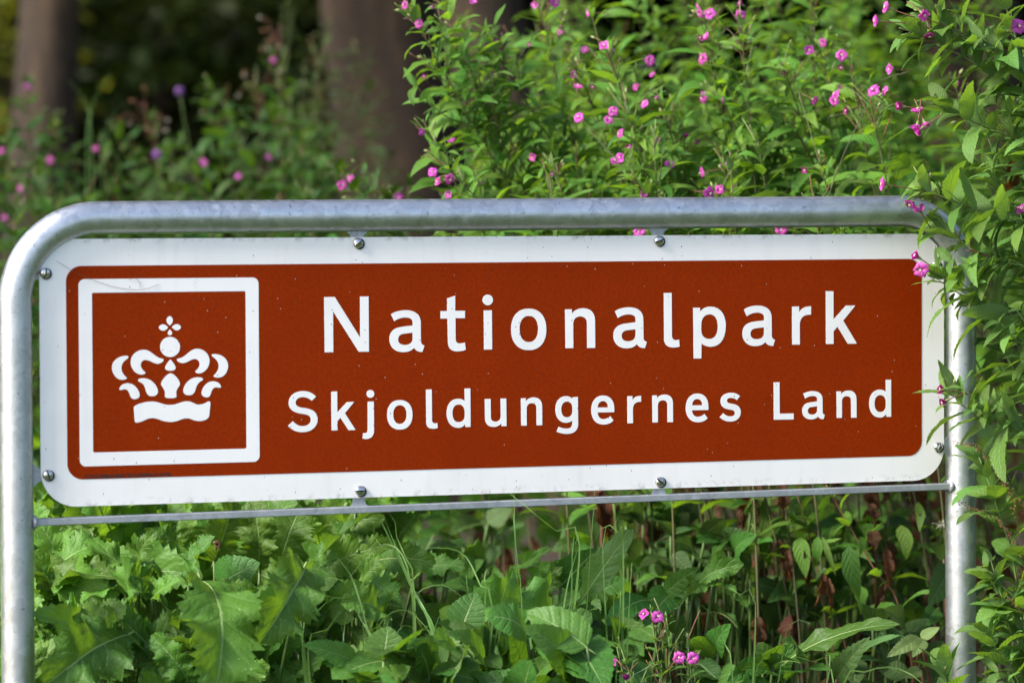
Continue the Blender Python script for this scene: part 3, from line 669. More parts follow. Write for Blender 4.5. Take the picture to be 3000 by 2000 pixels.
def shrub(name, label, c, rx, rz, n, leaf, mat, seed, group=None):
    x, y, z = c
    g = ground_z(x, y)
    t = thing(name, label, 'shrub', (x, y, g), group)
    mb = MB()
    r = random.Random(seed)
    for k in range(7):
        a = r.uniform(0, 2 * PI)
        e = Vector((x + math.cos(a) * rx * 0.7, y + math.sin(a) * rx * 0.7, z + rz * r.uniform(-.2, .7)))
        b = Vector((x + r.uniform(-.1, .1), y + r.uniform(-.1, .1), g))
        q = smooth_path([b, b.lerp(e, 0.5) + Vector((0, 0, 0.2)), e], 0.2)
        mb.add(*tube(q, [0.03 - 0.024 * i / (len(q) - 1) for i in range(len(q))], 6))
    put('branches', mb.mesh('branches', [M_BARK]), t)
    put('foliage', leaf_cloud('foliage', crown_points(c, rx, rz, n, seed), leaf, mat, seed), t)['kind'] = 'stuff'
    return t
_c = at(-20, 150, 22.0)
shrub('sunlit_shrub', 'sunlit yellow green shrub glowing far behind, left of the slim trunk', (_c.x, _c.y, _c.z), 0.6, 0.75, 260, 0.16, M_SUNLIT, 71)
# the thicket goes on to the right of the sign and towards the road, outside the picture; the steel mirrors it
for k, (x, y, z, rx, rz) in enumerate(((4.6, 0.3, 1.3, 0.95, 1.25), (4.9, -2.0, 1.4, 1.05, 1.35), (5.2, -4.6, 1.5, 1.15, 1.45))):
    shrub('roadside_shrub', 'dense green roadside shrub right of the sign, ' + ('nearest to the right post', 'middle of three', 'farthest from the right post')[k], (x, y, z), rx, rz, 9000, 0.085, M_SHRUB, 80 + k, 'shrubs right of the sign')

# ------------------------------------------------------------------ the sign
sign = thing('park_sign', 'brown and white Nationalpark Skjoldungernes Land sign with crown emblem on a galvanised pipe frame', 'sign', (0.91, 0.0, 0.0))
H_, W_ = 0.485, 1.8185
def S(v): return [(x, y, z + ZB) for x, y, z in v]
def flat(name, loops, y0, y1, mat, parent, smooth=False):
    v, f = plate(loops, y0, y1)
    return put(name, mesh(name, S(v), f, mat, None, smooth), parent)

board = flat('sign_board', [rrect(0, 0, W_, H_, 0.066, 14)], 0.0, 0.003, M_WHITE, sign)
B_ = 0.04895
flat('brown_panel', [rrect(B_, B_, W_ - B_, H_ - B_, 0.029, 12)], -0.0005, -0.00005, M_BROWN, board)
_ox, _s, _t, _zc = B_ + 0.02305, 0.33981, 0.02495, 0.24222
flat('emblem_frame', [rrect(_ox, _zc - _s / 2, _ox + _s, _zc + _s / 2, 0.0115), rrect(_ox + _t, _zc - _s / 2 + _t, _ox + _s - _t, _zc + _s / 2 - _t, 0.003, 4)], -0.0009, -0.00055, M_WHITE, board)
for fl in CROWN:
    flat('crown_piece', [[(fl[k] * 1e-4, fl[k + 1] * 1e-4) for k in range(0, len(fl), 2)]], -0.0009, -0.00055, M_WHITE, board)
def letter(ch, x, z, sc):
    loops = [[(x + fl[k] * 1e-4 * sc, z + fl[k + 1] * 1e-4 * sc) for k in range(0, len(fl), 2)] for kind, fl in GLYPH[ch]]
    kinds = [k for k, _ in GLYPH[ch]]
    mb = MB()
    if 'dot' in kinds:
        for lp in loops: mb.add(*plate([lp], -0.0009, -0.00055))
    else:
        mb.add(*plate(loops, -0.0009, -0.00055))
    put('letter', mesh('letter', S(mb.v), mb.f, M_WHITE, None, False), board)
SMALL = {'S', 'j', 'd', 'u', 'g', 'e', 's', 'L'}                # drawn at the lower line's own size
for ch, x in LINE_1: letter(ch, x, 0.272, 1.0)
for ch, x in LINE_2: letter(ch, x, 0.127, 1.0 if ch in SMALL else 0.703)

# the maker's small print at the lower left
def print_line():
    dg = None
    objs = []
    x = 0.0797
    for txt, sh, bold, wid in (('C', 0, 0.1, None), ('\u0404', 0, 0.1, None), ('2531', 0, 0.0, None), ('SERI-Q-SIGN', 0.3, 0.12, None), ('SQS 00093-D 0120', 0, 0.0, None)):
        cu = bpy.data.curves.new('print', 'FONT')
        cu.body = txt
        cu.size = 0.0092
        cu.shear = sh
        cu.offset = 0.00022 + 0.0008 * bold
        ob = bpy.data.objects.new('print', cu)
        COL.objects.link(ob)
        objs.append(ob)
    dg = bpy.context.evaluated_depsgraph_get()
    mb = MB()
    spans = [(0.0797, 0.0837), (0.0847, 0.0882), (0.0910, 0.1083), (0.1098, 0.1575), (0.1608, 0.2418)]
    for ob, (xa, xb) in zip(objs, spans):
        me = bpy.data.meshes.new_from_object(ob.evaluated_get(dg))
        co = [v.co for v in me.vertices]
        x0, x1 = min(c.x for c in co), max(c.x for c in co)
        k = (xb - xa) / max(x1 - x0, 1e-6)
        mb.add([(xa + (c.x - x0) * k, -0.0008, 0.0506 + c.y + ZB) for c in co], [tuple(p.vertices) for p in me.polygons])
        bpy.data.meshes.remove(me)
        cu = ob.data
        bpy.data.objects.remove(ob)
        bpy.data.curves.remove(cu)
    put('small_print', mesh('small_print', mb.v, mb.f, M_PRINT, None, False), board)
print_line()

# pipe frame: one bent tube
PR, PY = 0.0302, 0.010                      # pipe radius, depth of its axis behind the board's face
XL, XR = -0.0425, 1.8605
def top_z(x): return 0.5225 + 0.0040 * x
def pipe():
    rl, rr = 0.152, 0.135
    pts = [Vector((XL, PY, -ZB - 0.35)), Vector((XL, PY, -0.6)), Vector((XL, PY, -0.2)), Vector((XL, PY, 0.1))]
    zl = top_z(0)
    for k in range(33):
        a = PI - (PI / 2) * k / 32
        pts.append(Vector((XL + rl + rl * math.cos(a), PY, zl - rl + rl * math.sin(a))))
    for k in range(1, 12):
        x = XL + rl + (XR - rr - XL - rl) * k / 12
        pts.append(Vector((x, PY, top_z(x))))
    zr = top_z(XR)
    for k in range(33):
        a = PI / 2 - (PI / 2) * k / 32
        pts.append(Vector((XR - rr + rr * math.cos(a), PY, zr - rr + rr * math.sin(a))))
    pts += [Vector((XR, PY, 0.1)), Vector((XR, PY, -0.2)), Vector((XR, PY, -0.6)), Vector((XR, PY, -ZB - 0.35))]
    v, f = tube(pts, PR, 40)
    return mesh('pipe_frame', S(v), f, M_GALV)
put('pipe_frame', pipe(), sign)

def bar_z(x): return -0.0266 + 0.0072 * x
def cross_bar():
    mb = MB()
    xa, xb = XL + PR - 0.004, XR - PR + 0.004
    hz, y0, y1 = 0.0062, -0.0075, 0.0175
    v, f = [], []
    n = 24
    for i in range(n + 1):
        x = xa + (xb - xa) * i / n
        z = bar_z(x)
        c = 0.0012
        prof = [(y0 + c, z - hz), (y1 - c, z - hz), (y1, z - hz + c), (y1, z + hz - c), (y1 - c, z + hz), (y0 + c, z + hz), (y0, z + hz - c), (y0, z - hz + c)]
        v += [(x, y, q) for y, q in prof]
    for i in range(n):
        for k in range(8):
            k2 = (k + 1) % 8
            f.append((i * 8 + k, (i + 1) * 8 + k, (i + 1) * 8 + k2, i * 8 + k2))
    f += [tuple(range(8)), tuple(n * 8 + k for k in range(8))[::-1]]
    mb.add(v, f)
    rng = random.Random(2)
    for x in (xa + 0.003, xb - 0.003):          # lumpy welds at both ends
        z = bar_z(x)
        ring = [Vector((x, 0.005 + 0.0155 * math.cos(a), z + 0.0095 * math.sin(a))) for a in [2 * PI * k / 14 for k in range(15)]]
        mb.add(*tube(ring, [0.0042 + rng.uniform(-.0008, .0012) for _ in ring], 7))
    return mesh('cross_bar', S(mb.v), mb.f, M_GALVBAR, None, False)
put('cross_bar', cross_bar(), sign)

def lug(x, z, dx, dz, reach):
    """A flat lug from the pipe or bar at (x, z) - reach*(dx, dz) to behind the bolt."""
    px, pz = -dz, dx
    def P(a, b): return (x + dx * a + px * b, z + dz * a + pz * b)
    w = 0.0112
    lp = [P(0.013, -w), P(0.013, w), P(-reach + 0.010, w), P(-reach + 0.004, w + 0.0025), P(-reach, w + 0.008), P(-reach - 0.006, w + 0.010), P(-reach - 0.006, -w - 0.010), P(-reach, -w - 0.008), P(-reach + 0.004, -w - 0.0025), P(-reach + 0.010, -w)]
    v, f = plate([lp], 0.0034, 0.0085)
    put('bracket', mesh('bracket', S(v), f, M_GALVBAR, None, False), sign)

def bolt(x, z, ang, dx=0.0022, dz=-0.0012):
    """A round slotted screw head over a dark washer; the slot is turned by ang."""
    mb = MB()
    R, Hh, g = 0.0098, 0.0056, 0.0011
    n, m = 14, 6
    for s in (1, -1):
        v, f = [], []
        for j in range(m + 1):
            for i in range(n + 1):
                a = -1 + 2 * i / n
                xx = R * math.sin(a * PI / 2) * math.sqrt(max(0, 1 - (g / R) ** 2))
                edge = math.sqrt(max(R * R - xx * xx, 0))
                yy = g + (max(edge, g) - g) * (j / m)
                h = 0.0012 + Hh * math.sqrt(max(0.0, 1 - (xx * xx + yy * yy) / (R * R * 1.02)))
                v.append((xx, s * yy, h))
        base = len(v)
        for i in range(n + 1):
            v.append((v[i][0], s * g, 0.0008))
        for i in range(n + 1):
            q = v[m * (n + 1) + i]
            v.append((q[0], q[1], 0.0))
        for j in range(m):
            for i in range(n):
                f.append((j * (n + 1) + i, j * (n + 1) + i + 1, (j + 1) * (n + 1) + i + 1, (j + 1) * (n + 1) + i))
        for i in range(n):
            f.append((i, i + 1, base + i + 1, base + i))
            f.append((m * (n + 1) + i, m * (n + 1) + i + 1, base + n + 2 + i, base + n + 1 + i))
        mb.add(v, f, 0)
    mb.add([(R * 0.98 * math.cos(a), R * 0.98 * math.sin(a), 0.0018) for a in [2 * PI * k / 24 for k in range(24)]], [tuple(range(24))], 1)
    ring = [(0.0105 * math.cos(a) + dx, 0.0105 * math.sin(a) + dz) for a in [2 * PI * k / 24 for k in range(24)]]
    M = Matrix.Translation((x, -0.0008, z + ZB)) @ Matrix.Rotation(PI / 2, 4, 'X')
    b = put('bolt', mb.mesh('bolt', [M_STEEL, M_SLOT]), sign, M @ Matrix.Rotation(ang, 4, 'Z'))
    v = [(p[0], p[1], 0.0004) for p in ring] + [(p[0], p[1], 0.0016) for p in ring]
    f = [tuple(range(24, 48))] + [(k, (k + 1) % 24, 24 + (k + 1) % 24, 24 + k) for k in range(24)]
    put('washer', mesh('washer', v, f, M_SLOT, None, False), b, M)

for x, z, ang, dx, dz, reach in ((0.6050, 0.4740, 0.55, 0, -1, 0.020), (1.2105, 0.4745, 0.25, 0, -1, 0.022), (0.6062, 0.0128, 0.0, 0, 1, 0.030), (1.2114, 0.0126, -0.7, 0, 1, 0.026),
                                 (0.0100, 0.4236, 1.35, 1, 0, 0.022), (0.0125, 0.0585, 1.9, 1, 0, 0.022), (1.8050, 0.0648, 1.2, -1, 0, 0.022), (1.8010, 0.4230, 1.0, -1, 0, 0.024)):
    bolt(x, z, ang)
    lug(x, z, dx, dz, reach)
# ------------------------------------------------------------------ leaf, flower and blade shapes
def blade(name, nv, nu, width, prof, mats, bend=0.6, fold=0.25, teeth=0.0, nteeth=0, ripple=0.0, rfreq=6.0, twist=0.0, pucker=0.0,
          seed=0, chord=False, rib=0.0, side=0.0, lobes=None, stalk=0.0):
    """A leaf of length 1 along +y, upper face +z. bend: how far it droops (radians); chord: ends kept at (0,0,0) and (0,1,0) so that bend is an arch."""
    rng = random.Random(seed)
    ys, zs, xs, ang = [0.0], [0.0], [0.0], []
    for i in range(nv):
        v = (i + 0.5) / nv
        a = (bend * (0.5 - v) if chord else -bend * v ** 1.3)
        ys.append(ys[-1] + math.cos(a) / nv); zs.append(zs[-1] + math.sin(a) / nv)
        xs.append(xs[-1] + side * math.sin(PI * v) / nv * (1 if v < .5 else -1))
        ang.append(a)
    ang.append(ang[-1])
    if chord:
        k = 1 / ys[-1]
        ys, zs = [q * k for q in ys], [q * k for q in zs]
    ph = [rng.uniform(0, 2 * PI) for _ in range(6)]
    vv, uv, ff, ii = [], [], [], []
    for i in range(nv + 1):
        v = i / nv
        for j in range(nu + 1):
            u = -1 + 2 * j / nu
            w = width * 0.5 * prof(v, 1 if u > 0 else -1)
            yo = 0.0
            if abs(u) > 0.99 and nteeth:
                s = (v * nteeth) % 1.0
                saw = s if i % 2 else s - 0.3
                w *= 1 + teeth * (0.5 if i % 2 == 0 else -0.5) * (0.6 + 0.8 * rng.random())
                yo = teeth * 0.05 * (1 if i % 2 == 0 else -0.3)
            x = u * w
            zz = abs(x) * fold * (1.25 - 0.6 * abs(u))
            env = math.sin(PI * min(v * 1.05, 1)) * abs(u) ** 1.5
            zz += ripple * env * (math.sin(rfreq * v * PI + ph[0] + (PI * 0.6 if u > 0 else 0)) + 0.5 * math.sin(rfreq * 2.3 * v * PI + ph[1] + u))
            if pucker: zz += pucker * math.cos(2 * PI * (8 * v - 1.6 * abs(u))) * (1 - abs(u)) * min(1, abs(u) * 4)
            tw = twist * v
            x2, z2 = x * math.cos(tw) - zz * math.sin(tw), x * math.sin(tw) + zz * math.cos(tw)
            a = ang[i]
            vv.append((xs[i] + x2, ys[i] + yo - z2 * math.sin(a), zs[i] + z2 * math.cos(a)))
            uv.append((0.5 + u / 2, v))
    m = nu + 1
    for i in range(nv):
        for j in range(nu):
            ff.append((i * m + j, i * m + j + 1, (i + 1) * m + j + 1, (i + 1) * m + j)); ii.append(0)
    mb = MB()
    mb.v, mb.f, mb.i, mb.uv = vv, ff, ii, uv
    if rib:
        path = [(xs[i], ys[i] - 0.0, zs[i] - rib * 0.25) for i in range(0, nv + 1, max(1, nv // 14))]
        if stalk: path = [(0, -stalk, -stalk * 0.15), (0, -stalk * 0.4, -stalk * 0.1)] + path
        mb.add(*tube(path, [rib * (1 - 0.85 * k / (len(path) - 1)) for k in range(len(path))], 6), 1)
    return mb.mesh(name, mats)

def lance(v, s): return max(0.0, math.sin(PI * min(1.0, v ** 0.72)) ** 0.85) * (1 - 0.15 * v) + 0.02
def ovate(v, s): return max(0.0, math.sin(PI * v ** 0.62)) ** 0.75 + 0.02
def oblong(v, s): return (max(0.0, math.sin(PI * v ** 0.85)) ** 0.55) * (0.75 + 0.25 * v) + 0.02
def lobed(seed, depth=0.3, n=4.0):
    r = random.Random(seed)
    ph = {1: r.uniform(0, 1), -1: r.uniform(0, 1)}
    hs = [r.uniform(0.6, 1.2) for _ in range(16)]
    def f(v, s):
        base = (max(0.0, math.sin(PI * v ** 0.95)) ** 0.6) * (0.62 + 0.55 * v * (1 - 0.35 * v))
        t = v * n + ph[s] * 0.5
        lob = abs(math.sin(PI * t)) ** 0.7 * hs[int(t) % 16 + (0 if s > 0 else 0)]
        return base * (1 - depth + depth * 1.25 * lob) + 0.015
    return f
def strap(v, s): return min(1.0, 0.7 + 2 * v) * (1 - v ** 2.2) + 0.01

WL_NEAR = [blade('leaf', 26, 4, 0.28 + 0.05 * (k % 3), lance, M_WILLOW, 0.25 + 0.22 * (k % 6), 0.25 + 0.15 * (k % 2), 0.13, 13, 0.012, 4, (-0.5, 0.2, 0.6)[k % 3], 0.003, k, side=0.12 * ((k % 3) - 1)) for k in range(12)]
WL_BROAD = [blade('leaf', 26, 4, 0.32 + 0.04 * k, ovate, M_WILLOW, 0.3 + 0.3 * k, 0.25, 0.1, 13, 0.014, 4, 0.3 * (k - 1), 0.004, 30 + k) for k in range(4)]
WL_MID = [blade('leaf', 8, 2, 0.24 + 0.05 * (k % 3), lance, M_WILLOW_FAR, 0.2 + 0.28 * (k % 6), 0.35, 0, 0, 0.02, 3, (-0.6, 0.2, 0.7)[k % 3], 0, 50 + k, side=0.12 * ((k % 3) - 1)) for k in range(10)]
WL_WEED = [blade('leaf', 8, 2, 0.27 + 0.05 * (k % 3), lance, M_WEED_DIM, 0.2 + 0.28 * (k % 6), 0.35, 0, 0, 0.02, 3, (-0.6, 0.2, 0.7)[k % 3], 0, 60 + k, side=0.12 * ((k % 3) - 1)) for k in range(8)]
WL_DULL = [blade('leaf', 8, 2, 0.2 + 0.05 * (k % 3), lance, M_WILLOW_DULL, 0.3 + 0.3 * (k % 5), 0.35, 0, 0, 0.02, 3, (-0.6, 0.2, 0.7)[k % 3], 0, 80 + k) for k in range(6)]
TH_LEAF = [blade('leaf', 44, 8, 0.56 + 0.06 * (k % 4), lobed(k, 0.25 + 0.06 * (k % 3), 2.5 + (k % 4)), [M_THISTLE, M_RIB], 0.7 + 0.4 * (k % 4), 0.2 + 0.13 * (k % 3), 0.22, 19, 0.095, 4 + k % 3, 0.5 * ((k % 3) - 1), 0.003, 100 + k, True, 0.013, 0.05 * ((k % 3) - 1), stalk=0.1) for k in range(12)]
OV_LEAF = [blade('leaf', 20, 6, 0.52 + 0.06 * (k % 3), ovate, [M_DOCK, M_RIB], 0.3 + 0.3 * (k % 4), 0.15 + 0.1 * (k % 2), 0.08, 10, 0.02, 3, 0.2 * ((k % 3) - 1), 0.003, 140 + k, True, 0.009, 0, stalk=0.15) for k in range(8)]
OB_LEAF = [blade('leaf', 26, 6, 0.34 + 0.05 * (k % 3), oblong, [M_DOCK, M_RIB], 0.4 + 0.4 * (k % 3), 0.15, 0.10, 13, 0.03, 4, 0.3 * ((k % 3) - 1), 0.003, 160 + k, True, 0.011, 0.04, stalk=0.1) for k in range(6)]
BR_LEAF = [blade('leaf', 24, 6, 0.58 + 0.05 * (k % 3), ovate, [M_BRAMBLE, M_RIB], 0.3 + 0.25 * (k % 3), 0.2, 0.16, 12, 0.015, 3, 0.1, 0.006, 180 + k, True, 0.006) for k in range(5)]
PB_LEAF = [blade('leaf', 24, 6, 0.46 + 0.05 * (k % 3), ovate, [M_PALE, M_RIB], 0.3 + 0.2 * (k % 3), 0.2, 0.16, 12, 0.012, 3, 0.1, 0.005, 190 + k, True, 0.006) for k in range(3)]
DEAD_LEAF = [blade('leaf', 18, 4, 0.3 + 0.06 * (k % 3), lance, M_DEAD, 0.6 + 0.5 * (k % 3), 0.7, 0.1, 9, 0.07, 5, 1.2 - 0.8 * (k % 4), 0.02, 200 + k) for k in range(6)]

def rev(mb, prof, n=8, mat=0, M=None):
    """Revolve (r, z) pairs about z."""
    v, f = [], []
    for r, z in prof:
        for k in range(n):
            a = 2 * PI * k / n
            p = Vector((r * math.cos(a), r * math.sin(a), z))
            v.append(M @ p if M else p)
    for i in range(len(prof) - 1):
        for k in range(n):
            f.append((i * n + k, i * n + (k + 1) % n, (i + 1) * n + (k + 1) % n, (i + 1) * n + k))
    mb.add(v, f, mat)

def petal_geo(opening, R=0.0135, seed=0):
    """One notched petal standing at the rim of the calyx; opening 0 shut, 1 flat."""
    r = random.Random(seed)
    v, f = [], []
    nu, nv = 4, 5
    for i in range(nv + 1):
        t = i / nv
        for j in range(nu + 1):
            u = -1 + 2 * j / nu
            w = R * (0.16 + 0.52 * math.sin(PI * 0.5 * min(1, t * 1.15)))
            rad = R * t * (1 - (0.20 * (1 - abs(u)) if i == nv else 0)) * (1 - 0.1 * u * u)
            a = opening * PI / 2 * (0.35 + 0.65 * t)
            x = w * u * (1 - 0.25 * (1 - opening))
            y = 0.0016 + rad * math.sin(a)
            z = rad * math.cos(a) + 0.0012 * math.sin(3 * u + seed) * t - 0.002 * u * u * opening
            v.append((x, y, z + r.uniform(-.0003, .0003)))
    for i in range(nv):
        for j in range(nu):
            f.append((i * 5 + j, i * 5 + j + 1, (i + 1) * 5 + j + 1, (i + 1) * 5 + j))
    return v, f

def flower_core(mb, opening, stalk=0.042, seed=0):
    """Calyx, long ovary and cream stigma about the z axis; the stalk runs to z = -stalk-0.01."""
    rev(mb, [(0.0012, -0.008), (0.0024, -0.006), (0.0027, -0.002), (0.0031, 0.0012)], 7, 0)
    for k in range(4):
        a = PI / 4 + k * PI / 2
        c, s = math.cos(a), math.sin(a)
        o = 0.0016 + 0.006 * opening
        mb.add([(0.0028 * c - 0.001 * s, 0.0028 * s + 0.001 * c, -0.002), (0.0028 * c + 0.001 * s, 0.0028 * s - 0.001 * c, -0.002), ((0.0028 + o) * c, (0.0028 + o) * s, 0.006)], [(0, 1, 2)], 0)
    path = smooth_path([(0, 0, -0.007), (0.001, 0.0, -stalk * 0.5), (0.004, 0.002, -stalk - 0.008)], 0.008)
    mb.add(*tube(path, [0.0011] * len(path), 5), 3)
    rev(mb, [(0.0004, 0.0), (0.0005, 0.007), (0.001, 0.008), (0.0004, 0.0092)], 5, 2)
    for k in range(4):
        a = k * PI / 2 + 0.3
        mb.add(*tube([(0, 0, 0.0075), (0.0028 * math.cos(a), 0.0028 * math.sin(a), 0.0092)], [0.0008, 0.0006], 5), 2)

def flower_mesh(opening, seed, petals=True):
    mb = MB()
    flower_core(mb, opening, seed=seed)
    if petals:
        for k in range(4):
            v, f = petal_geo(opening * (0.9 + 0.05 * ((seed + k) % 4)), seed=seed * 4 + k)
            Rz = Matrix.Rotation(k * PI / 2, 4, 'Z')
            mb.add([Rz @ Vector(p) for p in v], f, 1)
    return mb.mesh('flower', [M_BUD, M_PETAL if opening > 0.5 else M_PETAL2, M_STIGMA, M_REDSTEM])
FLOWER = {k: [flower_mesh(o, s) for s in range(3)] for k, o in (('open', 0.92), ('half', 0.55), ('shut', 0.22))}
FLOWER_CORE = {k: flower_mesh(o, 7, False) for k, o in (('open', 0.92), ('half', 0.55), ('shut', 0.22))}
def one_petal(o, seed):
    v, f = petal_geo(o, seed=seed)
    return mesh('petal', v, f, M_PETAL if o > 0.4 else M_PETAL2)
PETAL = {k: [one_petal(o * (0.93 + 0.04 * s), s) for s in range(4)] for k, o in (('open', 0.92), ('half', 0.55), ('shut', 0.22))}

def pod_mesh(seed):
    r = random.Random(seed)
    q = r.uniform(-0.25, 0.35)
    path = [Vector((q * 0.3 * t * t, 0.0, t)) for t in [k / 8 for k in range(9)]]
    return mesh('seed_pod', *tube(path, [0.012] * 3 + [0.0175] * 5 + [0.013], 6), M_POD if seed % 3 else M_REDSTEM)
POD = [pod_mesh(k) for k in range(5)]
def bud_mesh(seed):
    mb = MB()
    mb.add(*tube([(0, 0, -0.022), (0.001, 0, -0.012), (0, 0, 0)], [0.0007, 0.0008, 0.001], 5), 1)
    rev(mb, [(0.001, 0), (0.0026, 0.002), (0.0032, 0.0055), (0.0024, 0.009), (0.0005, 0.0125)], 8, 0)
    return mb.mesh('bud', [M_BUD, M_REDSTEM])
BUD = [bud_mesh(0)]

def grass_blade_mesh(pts, w, name='blade'):
    """A grass blade through world points, folded along its middle."""
    path = smooth_path(pts, 0.02)
    n = len(path)
    v, uv, f = [], [], []
    side0 = None
    for i, p in enumerate(path):
        t = (path[min(i + 1, n - 1)] - path[max(i - 1, 0)]).normalized()
        s = t.cross(FWD)
        s = s.normalized() if s.length > 0.2 else RIGHT
        if side0 is not None: s = (side0 * 0.7 + s * 0.3).normalized()
        s = (s - t * s.dot(t)).normalized()
        side0 = s
        nn = t.cross(s)
        k = i / (n - 1)
        ww = w * 0.5 * min(1.0, 0.55 + 1.5 * k) * (1 - k ** 2.5) + 0.0003
        v += [p - s * ww + nn * ww * 0.35, p, p + s * ww + nn * ww * 0.35]
        uv += [(0, k), (0.5, k), (1, k)]
    for i in range(n - 1):
        for j in (0, 1):
            f.append((i * 3 + j, i * 3 + j + 1, (i + 1) * 3 + j + 1, (i + 1) * 3 + j))
    return mesh(name, v, f, M_GRASS, None, True, uv)

# ------------------------------------------------------------------ plants
def along(path):
    L = [0.0]
    for a, b in zip(path, path[1:]): L.append(L[-1] + (b - a).length)
    return L
def sample(path, L, s):
    s = min(max(s, 0), L[-1])
    for i in range(len(path) - 1):
        if s <= L[i + 1] or i == len(path) - 2:
            d = max(L[i + 1] - L[i], 1e-9)
            return path[i].lerp(path[i + 1], (s - L[i]) / d), (path[i + 1] - path[i]).normalized()

def add_leaf(parent, pool, rng, p, d, up, size):
    put('leaf', rng.choice(pool), parent, frame_matrix(p, d, up, size, size * rng.uniform(0.85, 1.15)))

def add_flower(parent, p, axis, kind, rng, size=1.0, parts=False):
    M = frame_matrix(p, Vector(axis).orthogonal(), axis, size) @ Matrix.Rotation(rng.uniform(0, PI), 4, 'Z')
    if not parts:
        return put('flower', rng.choice(FLOWER[kind]), parent, M)
    fl = put('flower', FLOWER_CORE[kind], parent, M)
    for k in range(4):
        put('petal', PETAL[kind][k], fl, M @ Matrix.Rotation(k * PI / 2 + rng.uniform(-.08, .08), 4, 'Z') @ Matrix.Rotation(rng.uniform(-.12, .12), 4, 'X'))
    return fl

def willowherb(label, path_pts, rng, pool, leaf=0.075, gap=0.042, visible=1.2, flowers=(), group=None, near=False, tip_pods=4, tip_buds=3, shoots=0.5,
               stem_r=0.0032, broad=None, stem_mat=None, name='willowherb', lower_gap=0.11, cat='wildflower', grow0=0.2, withered=0.0, fsize=1.05):
    """path_pts run from the ground to the tip. flowers: (world point, kind, axis)."""
    path = smooth_path(path_pts, 0.03)
    L = along(path)
    tot = L[-1]
    root = thing(name, label, cat, path[0], group)
    mb = MB()
    n = 6 if near else 5
    mb.add(*tube(path, [stem_r * (1 - 0.55 * (l / tot) ** 1.5) for l in L], n))
    up0 = Vector((0, 0, 1))
    s, k, phi = 0.012, 0, rng.uniform(0, PI)
    tip_axis = sample(path, L, tot)[1]
    while s < tot - 0.08:
        p, t = sample(path, L, tot - s)
        grow = min(1.0, grow0 + (s / 0.17) ** 0.9)
        size = leaf * grow * rng.uniform(0.8, 1.2)
        a = t.orthogonal().normalized()
        b = t.cross(a)
        for side in (0, PI):
            if rng.random() < 0.06: continue
            q = phi + side + rng.uniform(-.35, .35)
            out = a * math.cos(q) + b * math.sin(q)
            el = rng.uniform(0.25, 0.75) if s > 0.06 else rng.uniform(0.8, 1.3)
            d = out * math.cos(el) + t * math.sin(el)
            upv = (t * 0.9 + up0 * 0.6)
            if s > visible and rng.random() < withered:
                add_leaf(root, DEAD_LEAF, rng, p, out * 0.5 - up0 * 0.9, out + up0 * 0.3, leaf * rng.uniform(0.6, 1.0))
                continue
            if s > visible and withered and rng.random() < 0.5: continue
            add_leaf(root, broad if (broad and rng.random() < 0.35) else pool, rng, p + out * stem_r * 0.3, d, upv, size)
            if shoots and 0.10 < s < 0.7 and rng.random() < shoots * 0.55:
                ln = rng.uniform(0.04, 0.13) * (1.6 if s > 0.3 else 1.0)
                e = p + (out * 0.6 + t * 0.8 + up0 * 0.15).normalized() * ln
                sp = smooth_path([p, p.lerp(e, 0.5) + out * ln * 0.12, e], 0.02)
                mb.add(*tube(sp, [0.0016 * (1 - 0.5 * i / (len(sp) - 1)) for i in range(len(sp))], 4))
                m = int(ln / 0.024)
                for j in range(m):
                    pp = sp[min(len(sp) - 1, int((j + 1) / m * (len(sp) - 1)))]
                    dd = (e - p).normalized()
                    o1 = dd.orthogonal().normalized()
                    o2 = dd.cross(o1)
                    for sd in (0, PI):
                        qq = j * 1.57 + sd + rng.uniform(-.3, .3)
                        oo = o1 * math.cos(qq) + o2 * math.sin(qq)
                        add_leaf(root, pool, rng, pp, oo * 0.75 + dd * 0.65, dd + up0 * 0.4, leaf * rng.uniform(0.3, 0.55))
        phi += PI / 2
        k += 1
        s += (0.014 + (gap - 0.014) * min(1, s / 0.16)) * rng.uniform(0.85, 1.15) if s < visible else lower_gap
    for j in range(tip_pods):
        p, t = sample(path, L, tot - rng.uniform(0.01, 0.2))
        a = t.orthogonal().normalized(); b = t.cross(a)
        q = rng.uniform(0, 2 * PI)
        d = (a * math.cos(q) + b * math.sin(q)) * rng.uniform(0.4, 0.9) + t + up0 * 0.35
        put('seed_pod', rng.choice(POD), root, frame_matrix(p, d.orthogonal(), d, rng.uniform(0.045, 0.075)))
    for j in range(tip_buds):
        p, t = sample(path, L, tot - rng.uniform(0.0, 0.09))
        a = t.orthogonal().normalized(); b = t.cross(a)
        q = rng.uniform(0, 2 * PI)
        d = (a * math.cos(q) + b * math.sin(q)) * rng.uniform(0.5, 1.0) + t * rng.uniform(0.3, 1)
        put('bud', BUD[0], root, frame_matrix(p + d.normalized() * 0.022, d.orthogonal(), d, rng.uniform(0.8, 1.1)))
    for fp, kind, axis in flowers:
        fp, axis = Vector(fp), Vector(axis).normalized()
        add_flower(root, fp, axis, kind, rng, fsize if near else rng.uniform(0.62, 0.95), near)
        base = fp - axis * 0.05 + up0 * -0.002
        best = min(range(len(path)), key=lambda i: (path[i] - base).length + (0.02 if L[i] > tot - 0.005 else 0) )
        best = max(0, best - 1)
        if (path[best] - base).length > 0.006:
            mid = (path[best] + base) / 2 + (sample(path, L, L[best])[1] * 0.012)
            mb.add(*tube(smooth_path([path[best], mid, base], 0.012), 0.0009, 4))
    put('stem', mb.mesh('stem', [stem_mat or M_STEM]), root)
    return root
